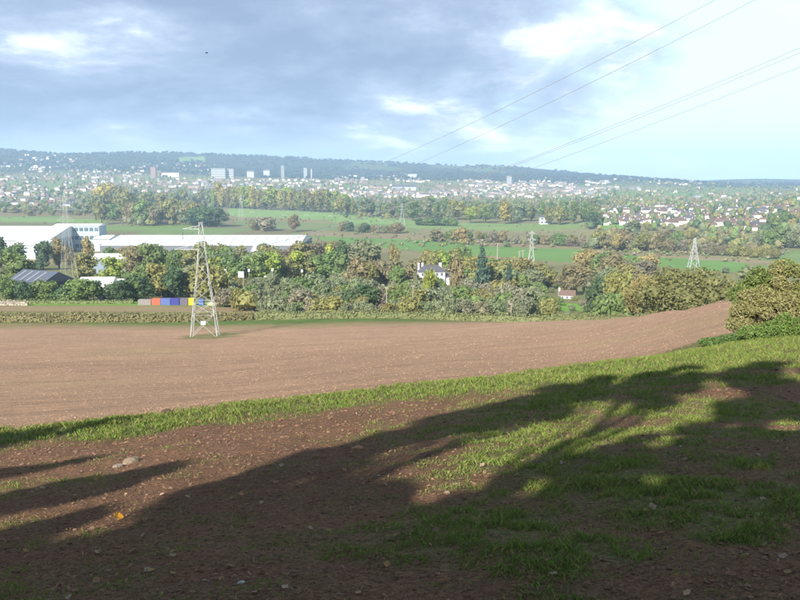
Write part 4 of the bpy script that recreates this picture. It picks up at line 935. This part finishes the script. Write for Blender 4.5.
p = hit1(567, 298.5); CY = p[1]; t = thing('cottage', 'small white cottage with a brown roof below the rust brown tree', 'house', p, R(-12)); e_ = px_h(CY, 294.5, p[2]); r_ = px_h(CY, 290, p[2])
MB().box(-4, 4, -2.6, 2.6, -2, e_).build('wall', M_obj, t, color=W_); ro = MB().gable(-4, 4, -2.6, 2.6, e_+.03, r_, 0, .3, .2).build('roof', M_tile, t)
MB().box(-4.4, -3.5, -.6, .6, e_-2, r_+1).build('chimney', M_white, ro)
me = MB().box(-.5, .5, -.06, .1, 0, 1.1).mesh('window', M_glass)
for x in (-2.2, 0, 2.2): link('window', me, t, loc=(x, -2.6, e_-1.7))
lowshed(460, 352, 7, 5, 4.5, 6.2, 'dark gabled shed right of the white villa', (.12, .11, .10), M_slate, .9)
lowshed(363, 395, 8, 5, 4.2, 6, 'slate roofed shed among the trees left of the white villa', (.55, .5, .45), M_slate, .3)

# denser woodland filling the valley belts behind the trees one can tell apart
P = scatter_px([(0, 85, 209, 213, 60), (85, 215, 195, 214, 150), (205, 350, 199, 208, 90), (345, 600, 199, 219, 280), (590, 700, 200, 207, 60), (590, 690, 238, 250, 50), (690, 790, 236, 254, 60), (100, 200, 216, 226, 30)])
wood_mass('valley_woodland', P, (8, 14), ['olive', 'green', 'sage', 'brown', 'olive', 'dark', 'olive'], 'mass of woodland filling the valley belts', wide=.5, cards=40)
P = scatter_px([(110, 345, 263, 288, 70), (340, 545, 272, 300, 100), (595, 640, 272, 300, 20), (230, 545, 300, 314, 55)])
wood_mass('bank_woodland', P, (4, 8), ['olive', 'green', 'sage', 'green', 'grey'], 'mass of undergrowth between the trees below the field', wide=.5, cards=90)

# ------------------------------------------------------------------ low hedges by the lane at left
def hedge(name, label, pts, h, w_, col, n, size, seed, cat='hedge', lean=0):
    r = np.random.default_rng(seed); pts = np.array(pts, float); seg = np.linalg.norm(np.diff(pts, axis=0), axis=1); cum = np.concatenate([[0], np.cumsum(seg)]); Ln = cum[-1]
    t = r.uniform(0, Ln, n); x = np.interp(t, cum, pts[:, 0]); y = np.interp(t, cum, pts[:, 1]); hh = h*(.75+.5*fbm(t*.25, t*0, seed, 3))
    a = r.uniform(-.15, math.pi+.15, n); dn = np.stack([np.zeros(n), -np.cos(a), np.sin(a)], 1)
    rad = r.uniform(.75, 1.08, n)
    P = np.stack([x, y+dn[:, 1]*w_*rad, T(x, y)+np.maximum(dn[:, 2], 0)*hh*rad+.1], 1)
    P[:, 2] = np.where(r.random(n) < .45, T(x, y)+r.uniform(.05, 1, n)*hh, P[:, 2])
    V, Q = card_quads(P, dn, np.full(n, size), r, .5)
    # stems and dense inside
    k = int(Ln/1.5)+2; tt = np.linspace(0, Ln, k); cx_ = np.interp(tt, cum, pts[:, 0]); cy_ = np.interp(tt, cum, pts[:, 1]); ch = h*(.75+.5*fbm(tt*.25, tt*0, seed, 3))*.8
    ring = []
    for i in range(k):
        z0 = float(T(cx_[i], cy_[i]))
        for q in range(6):
            aa = -.2+q*(math.pi+.4)/5; ring.append((cx_[i], cy_[i]-math.cos(aa)*w_*.72, z0+max(-.1, math.sin(aa))*ch[i]))
    ring = np.array(ring); m0 = len(V); cf = []
    for i in range(k-1):
        for q in range(5): cf.append((m0+i*6+q, m0+i*6+q+1, m0+(i+1)*6+q+1, m0+(i+1)*6+q))
    o = link(name, np_mesh(name, np.concatenate([V, ring]), np.concatenate([Q, np.array(cf)]), M_leaf), color=col); return tag(o, label, cat)
def uY(*q): return [at(u, Y)[:2] for u, Y in q]
hedge('hedge', 'long low brownish hedge along the far field edge at left', uY((-60, 222), (40, 224), (120, 228), (190, 233), (252, 240)), 2.6, 1.6, (.22, .20, .09), 5200, .26, 71)
hedge('hedge', 'thin green hedge behind the lane, left of the containers', uY((-60, 296), (60, 296), (132, 297)), 1.5, .9, (.16, .20, .07), 1500, .28, 72)
hedge('hedge', 'dense low hedge at the foot of the scrub along the far field edge', uY((255, 239), (350, 238), (450, 236), (540, 230), (600, 212)), 2.4, 1.5, (.20, .22, .09), 5200, .26, 73)
hedge('hedge', 'hedge in the dip between the field crest and the oaks', uY((590, 214), (650, 190), (700, 160)), 2.2, 1.4, (.19, .20, .09), 2200, .24, 74)
# pale heap of fencing at the left edge
hedge('bramble_bank', 'pale dry bramble bank at the left edge below the hedgerow trees', uY((-40, 290), (10, 289), (26, 289)), 1.8, 1.0, (.42, .37, .30), 900, .26, 75, cat='brambles')

# ------------------------------------------------------------------ hedgerow bushes at the right, near
def bush(name, label, x, y, lobes, ncards, size, col, seed, stalks=0, stalk_col=(.45, .37, .22), flat=.4, core=.72):
    z = float(T(x, y)); t = thing(name, label, 'bush', (x, y, z))
    link('foliage', crown_mesh('foliage', lobes, ncards, size, seed, core=core, flat=flat), t, color=col)
    r = random.Random(seed); m = MB()
    for i in range(14):
        l = r.choice(lobes); m.beam((l[0]*.4+r.uniform(-.2, .2), l[1]*.4, -.1), (l[0]+r.uniform(-.3, .3), l[1]+r.uniform(-.3, .3), l[2]+l[5]*.6), .05, 0, .012)
    m.build('stem', M_bark, t)
    if stalks:
        m = MB()
        for i in range(stalks):
            l = r.choice(lobes); a = r.uniform(0, 6.28); bx_, by_ = l[0]+math.cos(a)*l[3]*.9, l[1]-abs(math.sin(a))*l[4]*.95
            m.beam((bx_*.9, by_, max(.0, l[2]-l[5]*.9)), (bx_+r.uniform(-.5, .25), by_-.1+r.uniform(-.2, .2), l[2]+l[5]*r.uniform(.3, 1.15)), .014, 0, .005)
        m.build('dry_stalk', plain('dry_stalk', stalk_col, .9, .3), t)
    return t
def P_at(u, Y): q = at(u, Y); return q[0], q[1]
bx1 = P_at(775, 36)
def ragged(x0, x1, n, seed, ydep=.8, k=(.20, .42), zmin=.15):
    r = random.Random(seed); L_ = []
    for i in range(n):
        x = r.uniform(x0, x1); top = float(np.interp(x, [-1.9, -1.35, -.7, 0, 1.1, 3.4], [1.1, 2.0, 2.6, 3.15, 3.6, 4.0]))*r.uniform(.86, 1.06)
        q = r.uniform(*k); z = r.uniform(zmin, 1)*(top-q); L_.append((x, r.uniform(-ydep, ydep)*(1-.45*z/top), z+q*.5, q*1.15, q*1.1, q))
    return L_
bush('hawthorn_bush', 'ragged brownish green hawthorn bush at the right edge above the headland', *bx1, ragged(-1.6, .7, 46, 811), 24000, .040, (.245, .235, .10), 81, stalks=40, core=.5, flat=.3)
bush('tall_bush', 'tall yellowish bush cut by the right edge of the picture', *bx1, ragged(.6, 3.3, 44, 822), 18000, .044, (.20, .21, .075), 82, stalks=24, core=.5, flat=.3)
bush('hazel_bush', 'green leafy bush behind the top of the ragged hawthorn', bx1[0]-.25, bx1[1]+.9, ragged(-1.2, 1.1, 34, 833, zmin=.5), 14000, .045, (.15, .20, .06), 83, core=.5, flat=.3)
bush('nettle_clump', 'bright green nettle clump at the foot of the right hand bushes', *P_at(783, 33.5), [(-.4, 0, .3, .55, .4, .4), (.2, 0, .45, .5, .4, .6), (.8, 0, .35, .6, .4, .5), (-1.1, .1, .2, .6, .4, .3)], 7000, .035, (.13, .205, .05), 84, core=.5)
bush('grass_clump', 'low dark green grassy clump left of the right hand bushes', *P_at(728, 35), [(-.5, 0, .05, .6, .4, .2), (.1, 0, .1, .5, .4, .25), (.6, 0, .15, .5, .4, .3)], 6000, .032, (.10, .165, .05), 85, core=.5)

# ------------------------------------------------------------------ the tree row behind the camera that throws the foreground shade
def shade_tree(sx_, sy_, top, kind='shade', wide=1.0, label='', y0=-6.0, base=.30, col=(.13, .15, .05)):
    """a tree standing near y0 whose top throws its shadow to the ground point (sx_, sy_)"""
    k = (sy_-y0)/-S2S[1]; x = sx_+k*S2S[0]; zt = float(T(sx_, sy_))+k*S2S[2]; z0 = float(T(x, y0)); h = zt-z0
    t = thing('field_edge_tree', label, 'tree', (x, y0, z0), random.uniform(0, 6.28), 'trees along the hedge behind the camera')
    r = random.Random(int(abs(sx_*13+sy_*7))+3); lobes = []; W = wide
    for i in range(15):
        a = r.uniform(0, 6.28); f = r.uniform(base, .93); q = W*r.uniform(.3, 1)*math.sqrt(max(.1, 1-((f-.6)/.46)**2)); q2 = W*r.uniform(.22, .36)
        lobes.append((math.cos(a)*q, math.sin(a)*q*.8, f*h-q2*.5, q2*1.2, q2, q2*.9))
    lobes.append((0, 0, h-W*.3, W*.35, W*.3, W*.3))
    link('crown', crown_mesh('crown', lobes, 5200, .13, 300+int(sx_*3), core=.74), t, color=col)
    m = MB(); p0 = Vector((0, 0, -.3)); n = 5
    for i in range(n):
        p1 = Vector((r.uniform(-.1, .1), r.uniform(-.1, .1), h*.8*(i+1)/n)); m.beam(p0, p1, .34*(1-i/n*.7), 0, .34*(1-(i+1)/n*.7)); p0 = p1
    for l in lobes[:9]: m.beam((0, 0, max(.8, l[2]*.55)), (l[0], l[1], l[2]), .10, 0, .03)
    m.build('trunk', M_bark, t); return t
#SHADE
def gpt(u, v): q = hit1(u, v); return q[0], q[1]
SH = [(-60, 458, 1.3), (20, 468, 1.1), (95, 458, 1.0), (175, 466, 1.1), (255, 476, 1.1), (330, 482, 1.2), (395, 488, 1.2), (470, 502, 1.2), (545, 502, 1.2), (620, 492, 1.2), (700, 486, 1.2), (780, 480, 1.2), (215, 545, 1.4), (150, 570, 1.4), (235, 580, 1.5), (120, 598, 1.5), (30, 560, 1.5), (-40, 540, 1.5), (330, 560, 1.4), (430, 575, 1.4), (620, 570, 1.3), (520, 580, 1.4)]
for i, (u, v, w_) in enumerate(SH):
    shade_tree(*gpt(u, v), 0, wide=w_, y0=-4.5-.8*(i % 3), base=.12, label='hedgerow tree behind the camera, number %s from the left' % ('one two three four five six seven eight nine ten eleven twelve thirteen fourteen fifteen sixteen seventeen eighteen nineteen twenty twenty-one twenty-two'.split()[i]))
for i, (u, v, w_, b_) in enumerate([(-20, 431, 1.3, .72), (60, 427, 1.1, .76), (135, 418, .9, .80), (462, 416, .85, .80), (530, 398, 1.0, .80), (610, 378, 1.2, .78), (690, 367, 1.35, .76), (770, 363, 1.35, .76), (850, 354, 1.4, .68), (735, 415, .7, .80), (815, 412, .9, .70), (650, 436, .55, .80)]):
    shade_tree(*gpt(u, v), 0, wide=w_, y0=-7.5-(i % 2), base=b_, label='taller ash tree behind the camera, number %s from the left' % ('one two three four five six seven eight nine ten eleven twelve'.split()[i]))

# ------------------------------------------------------------------ foreground grass, litter, clods
def fg_points(n, y0, y1, p=1.0, smax=.62):
    y = y0*(y1/y0)**(rng.random(n)**p); x = rng.uniform(-smax, smax, n)*y; return x, y
def grass():
    x, y = fg_points(600000, 3.4, 36, .78); g = grass_amount(x, y); tuft = fbm(x*5, y*5, 77, 2)
    keep = rng.random(len(x)) < np.clip(g*1.0*np.clip((tuft-.36)*3.6, .02, 1)**1.3 + .02*sstep(.35, .7, fbm(x*.9, y*.9, 88, 3)), 0, 1)
    keep &= brow(x, y) < np.where(x > 7, 6+.42*x, 0.9)
    x, y, g = x[keep], y[keep], g[keep]; n = len(x); z = T(x, y)-.005
    lod = np.clip(y/11, .75, 2.2); h = rng.uniform(.02, .068, n)*(.6+.7*g)*np.clip(lod, .9, 1.5); w_ = rng.uniform(.0022, .0046, n)*lod*1.25
    a = rng.uniform(0, 6.283, n); bend = rng.uniform(.15, .9, n)*h; ba = rng.uniform(0, 6.283, n)
    P = np.stack([x, y, z], 1); r_ = np.stack([np.cos(a), np.sin(a), np.zeros(n)], 1)*w_[:, None]
    tip = P+np.stack([np.cos(ba)*bend, np.sin(ba)*bend, h], 1); mid = P+np.stack([np.cos(ba)*bend*.3, np.sin(ba)*bend*.3, h*.62], 1)
    V = np.stack([P-r_, P+r_, mid+r_*.7, tip], 1).reshape(-1, 3)
    c = np.array((.145, .215, .043))*rng.uniform(.65, 1.3, (n, 1)); dry = rng.random(n) < .20; c[dry] = np.array((.27, .235, .10))*rng.uniform(.7, 1.2, (dry.sum(), 1))
    yl = fbm(x*.7, y*.7, 79, 2)[:, None]; c = c*(1-.35*yl)+np.array((.24, .26, .06))*.35*yl
    o = link('grass', np_mesh('grass', V, np.arange(4*n).reshape(-1, 4), M_grass, tint=np.repeat(c, 4, 0))); o['kind'] = 'stuff'; o['label'] = 'short green grass growing in patches on the headland'
grass()
def litter():
    # dry stalks, bits of leaf
    x, y = fg_points(60000, 3.4, 24, .9); n = len(x); keep = rng.random(n) < .45+.5*fbm(x*.6, y*.6, 83, 3); x, y = x[keep], y[keep]; n = len(x)
    z = T(x, y)+rng.uniform(.002, .02, n); a = rng.uniform(0, 6.283, n); ln = (.008+.034*rng.random(n)**1.8)*np.clip(y/9, .8, 1.5); w_ = ln*np.where(rng.random(n) < .6, .06, .45)
    tl = rng.uniform(-.35, .35, n); d = np.stack([np.cos(a)*np.cos(tl), np.sin(a)*np.cos(tl), np.sin(tl)], 1); q = np.stack([-np.sin(a), np.cos(a), rng.uniform(-.5, .5, n)], 1)
    P = np.stack([x, y, z], 1); V = np.stack([P-d*ln[:, None], P-q*w_[:, None]*.6, P+d*ln[:, None], P+q*w_[:, None]*.6], 1).reshape(-1, 3); V[1::4, 2] += .006; V[3::4, 2] += .004
    pal = np.array([(.25, .18, .10), (.20, .12, .065), (.16, .09, .05), (.21, .15, .09), (.15, .10, .065), (.22, .12, .06), (.17, .10, .06)])
    c = pal[rng.integers(0, len(pal), n)]*rng.uniform(.7, 1.15, (n, 1))
    o = link('leaf_litter', np_mesh('leaf_litter', V, np.arange(4*n).reshape(-1, 4), M_litter, tint=np.repeat(c, 4, 0))); o['kind'] = 'stuff'; o['label'] = 'dry stalks and broken leaves strewn over the earth'
    # earth crumbs and clods
    bm = bmesh.new(); bmesh.ops.create_icosphere(bm, subdivisions=1, radius=1); iv = np.array([v.co[:] for v in bm.verts]); jf = np.array([[v.index for v in f.verts] for f in bm.faces]); bm.free()
    x, y = fg_points(16000, 3.4, 27, .85); g = grass_amount(x, y); k = (rng.random(len(x)) > g*.9) & (brow(x, y) < .3); x, y = x[k], y[k]; n = len(x)
    sz = (.004+.017*rng.random(n)**4)*np.clip(y/8, 1, 2.0); B = iv[None]*rng.uniform(.6, 1.25, (n, len(iv), 1))*sz[:, None, None]*np.array((1.2, 1, .7))
    V = (B+np.stack([x, y, T(x, y)+sz*.25], 1)[:, None]).reshape(-1, 3); Fq = (jf[None]+(np.arange(n)*len(iv))[:, None, None]).reshape(-1, 3)
    c = np.array((.125, .074, .049))*rng.uniform(.7, 1.35, (n, 1)); red = rng.random(n) < .12; c[red] = np.array((.15, .08, .05))
    o = link('earth_clods', np_mesh('earth_clods', V, Fq, attr_mat('clod_earth', 'tint', .95), tint=np.repeat(c, len(iv), 0), smooth=False)); o['kind'] = 'stuff'; o['label'] = 'crumbs and clods of red earth on the headland'
litter()
def field_clods():
    bm = bmesh.new(); bmesh.ops.create_icosphere(bm, subdivisions=1, radius=1); iv = np.array([v.co[:] for v in bm.verts]); jf = np.array([[v.index for v in f.verts] for f in bm.faces]); bm.free()
    x, y = fg_points(20000, 20, 190, 1.0); k = (brow(x, y) > np.where(x > 7, 3+.42*x, .8)) & (x/y < .43); x, y = x[k], y[k]; n = len(x)
    sz = (.022+.045*rng.random(n)**3)*np.clip(y/60, .7, 1.9); B = iv[None]*rng.uniform(.6, 1.25, (n, len(iv), 1))*sz[:, None, None]*np.array((1.4, 1, .6))
    V = (B+np.stack([x, y, T(x, y)+sz*.1], 1)[:, None]).reshape(-1, 3); Fq = (jf[None]+(np.arange(n)*len(iv))[:, None, None]).reshape(-1, 3)
    c = np.array((.245, .160, .106))*rng.uniform(.65, 1.15, (n, 1))
    o = link('field_clods', np_mesh('field_clods', V, Fq, attr_mat('field_clod_earth', 'tint', .95), tint=np.repeat(c, len(iv), 0))); o['kind'] = 'stuff'; o['label'] = 'clods of pale red earth over the ploughed field'
field_clods()
# fallen leaves, each one its own
def leaf_mesh(i):
    r = random.Random(i); n = 9; top = []
    m = MB(); out = []
    for k in range(n):
        f = k/(n-1); w_ = math.sin(math.pi*min(1, f*1.02))**.75*.42*(1+.22*math.sin(f*15+i)); out.append((f, w_))
    cu = r.uniform(.15, .5); fold = r.uniform(.1, .5); vs = []; fs = []
    for f, w_ in out:
        z = cu*(f-.5)**2
        vs += [(f-.5, -w_, z+fold*w_), (f-.5, 0, z), (f-.5, w_, z+fold*w_*r.uniform(.4, 1))]
    for k in range(n-1):
        for q in (0, 1): fs.append((k*3+q, (k+1)*3+q, (k+1)*3+q+1, k*3+q+1))
    m.add(vs, fs); m.beam((-.78, 0, .06), (-.48, 0, .06), .02); return m.mesh('fallen_leaf', M_deadleaf)
LEAF = [leaf_mesh(i) for i in range(6)]
LC = [((.24, .15, .085), 'brown'), ((.31, .23, .14), 'tan'), ((.29, .23, .16), 'pale grey brown'), ((.16, .095, .06), 'dark brown'), ((.27, .16, .07), 'ochre brown')]
x, y = fg_points(170, 4.0, 10.5, .8, .52)
for i in range(170):
    c, cn = random.choice(LC); k = random.uniform(.026, .052); z = float(T(x[i], y[i]))+.012
    o = link('fallen_leaf', random.choice(LEAF), loc=(x[i], y[i], z), rot=(random.uniform(-.5, .5), random.uniform(-.5, .5), random.uniform(0, 6.28)), color=jit(c, .2), scale=(k*1.35, k*1.35, k*1.35))
    fx, fy = x[i]/y[i], y[i]
    pl = ('far left', 'left', 'middle', 'right', 'far right')[min(4, max(0, int((fx+.5)*5)))]; ro_ = 'bottom edge' if fy < 5.2 else 'lower foreground' if fy < 7.2 else 'upper foreground'
    tag(o, 'curled %s %s fallen leaf on shaded earth, %s of the %s' % ('small' if k < .036 else 'broad', cn, pl, ro_), 'leaf', 'fallen %s leaves on the headland' % cn)
q = hit1(118, 520); tag(link('fallen_leaf', LEAF[2], loc=(q[0], q[1], q[2]+.03), rot=(.6, .3, 1.0), color=(.62, .30, .03), scale=(.11, .11, .11)), 'bright orange fallen leaf in the dark shade at lower left', 'leaf')
def stone(u, v, s_, col, label):
    q = hit1(u, v); r = random.Random(int(u)); iv, jf = ICO2; V = iv*np.array([[s_*1.5, s_, s_*.62]])*np.array([[1+r.uniform(-.16, .16)] for _ in iv])
    m = plain('stone', col, .9, .3, 14, bump=.5); o = link('stone', np_mesh('stone', V, jf, m, smooth=False), loc=(q[0], q[1], q[2]+s_*.2), rot=(0, 0, r.uniform(0, 3))); tag(o, label, 'stone')
stone(131, 463, .10, (.22, .165, .115), 'pale flat stone at the edge of the shadow at left')
stone(118, 467, .055, (.20, .16, .13), 'small greyish stone beside the pale flat stone')
stone(241, 583, .018, (.34, .37, .36), 'small whitish stone at the bottom left of centre')
stone(357, 449, .06, (.30, .16, .09), 'reddish clod in the sunlit strip at centre left')
stone(166, 413, .12, (.10, .06, .04), 'dark clod on the brow where field and headland meet at left')
stone(182, 411.5, .08, (.10, .06, .04), 'smaller dark clod right of the one on the brow')
# ------------------------------------------------------------------ a bird
Yb = 150; bxp = (215.5-400)/F/CP*Yb; bz = zv(Yb, 53); t = thing('bird', 'small dark bird gliding in the clouds at upper left', 'bird', (bxp, Yb, bz), R(30)); t.scale = (1, 1, 1)
m = MB()
vs = []; fs = []
prof = [(-.24, .01), (-.2, .04), (-.1, .07), (.02, .08), (.12, .06), (.18, .045), (.24, .04), (.29, .008)]
for x_, r_ in prof:
    for k in range(8): vs.append((x_, r_*math.cos(k*.7854), r_*.85*math.sin(k*.7854)))
for i in range(len(prof)-1):
    for k in range(8): fs.append((i*8+k, i*8+(k+1) % 8, (i+1)*8+(k+1) % 8, (i+1)*8+k))
MB().add(vs, fs).build('body', M_blackm, t)
for sg in (-1, 1):
    MB().add([(.1, sg*.05, .03), (-.08, sg*.05, .03), (.13, sg*.25, .14), (-.05, sg*.25, .13), (.02, sg*.48, .10), (-.07, sg*.46, .09), (.1, sg*.05, .05), (-.08, sg*.05, .05), (.13, sg*.25, .155), (-.05, sg*.25, .145), (.02, sg*.48, .108), (-.07, sg*.46, .098)],
             [(0, 1, 3, 2), (2, 3, 5, 4), (6, 8, 9, 7), (8, 10, 11, 9), (0, 2, 8, 6), (2, 4, 10, 8), (4, 5, 11, 10), (5, 3, 9, 11), (3, 1, 7, 9), (1, 0, 6, 7)]).build('wing', M_blackm, t)
MB().add([(-.2, -.03, 0), (-.2, .03, 0), (-.38, .07, 0), (-.38, -.07, 0), (-.2, -.03, .02), (-.2, .03, .02), (-.38, .07, .012), (-.38, -.07, .012)], [(0, 1, 2, 3), (7, 6, 5, 4), (0, 4, 5, 1), (1, 5, 6, 2), (2, 6, 7, 3), (3, 7, 4, 0)]).build('tail', M_blackm, t)
# ------------------------------------------------------------------ haze
hm = bpy.data.materials.new('haze'); hm.use_nodes = True; hn = hm.node_tree; hn.nodes.clear()
pv = N(hn, 'ShaderNodeVolumePrincipled', inp={'Density': HAZE, 'Anisotropy': 0.1}); pv.inputs['Color'].default_value = (.50, .72, 1.0, 1)
ho = N(hn, 'ShaderNodeOutputMaterial'); L(hn, pv.outputs[0], ho.inputs['Volume'])
m = MB().box(-9700, 9700, -9700, 9700, -190, 280); o = m.build('haze', hm); o['kind'] = 'stuff'; o['label'] = 'thin pale haze lying over the whole valley'
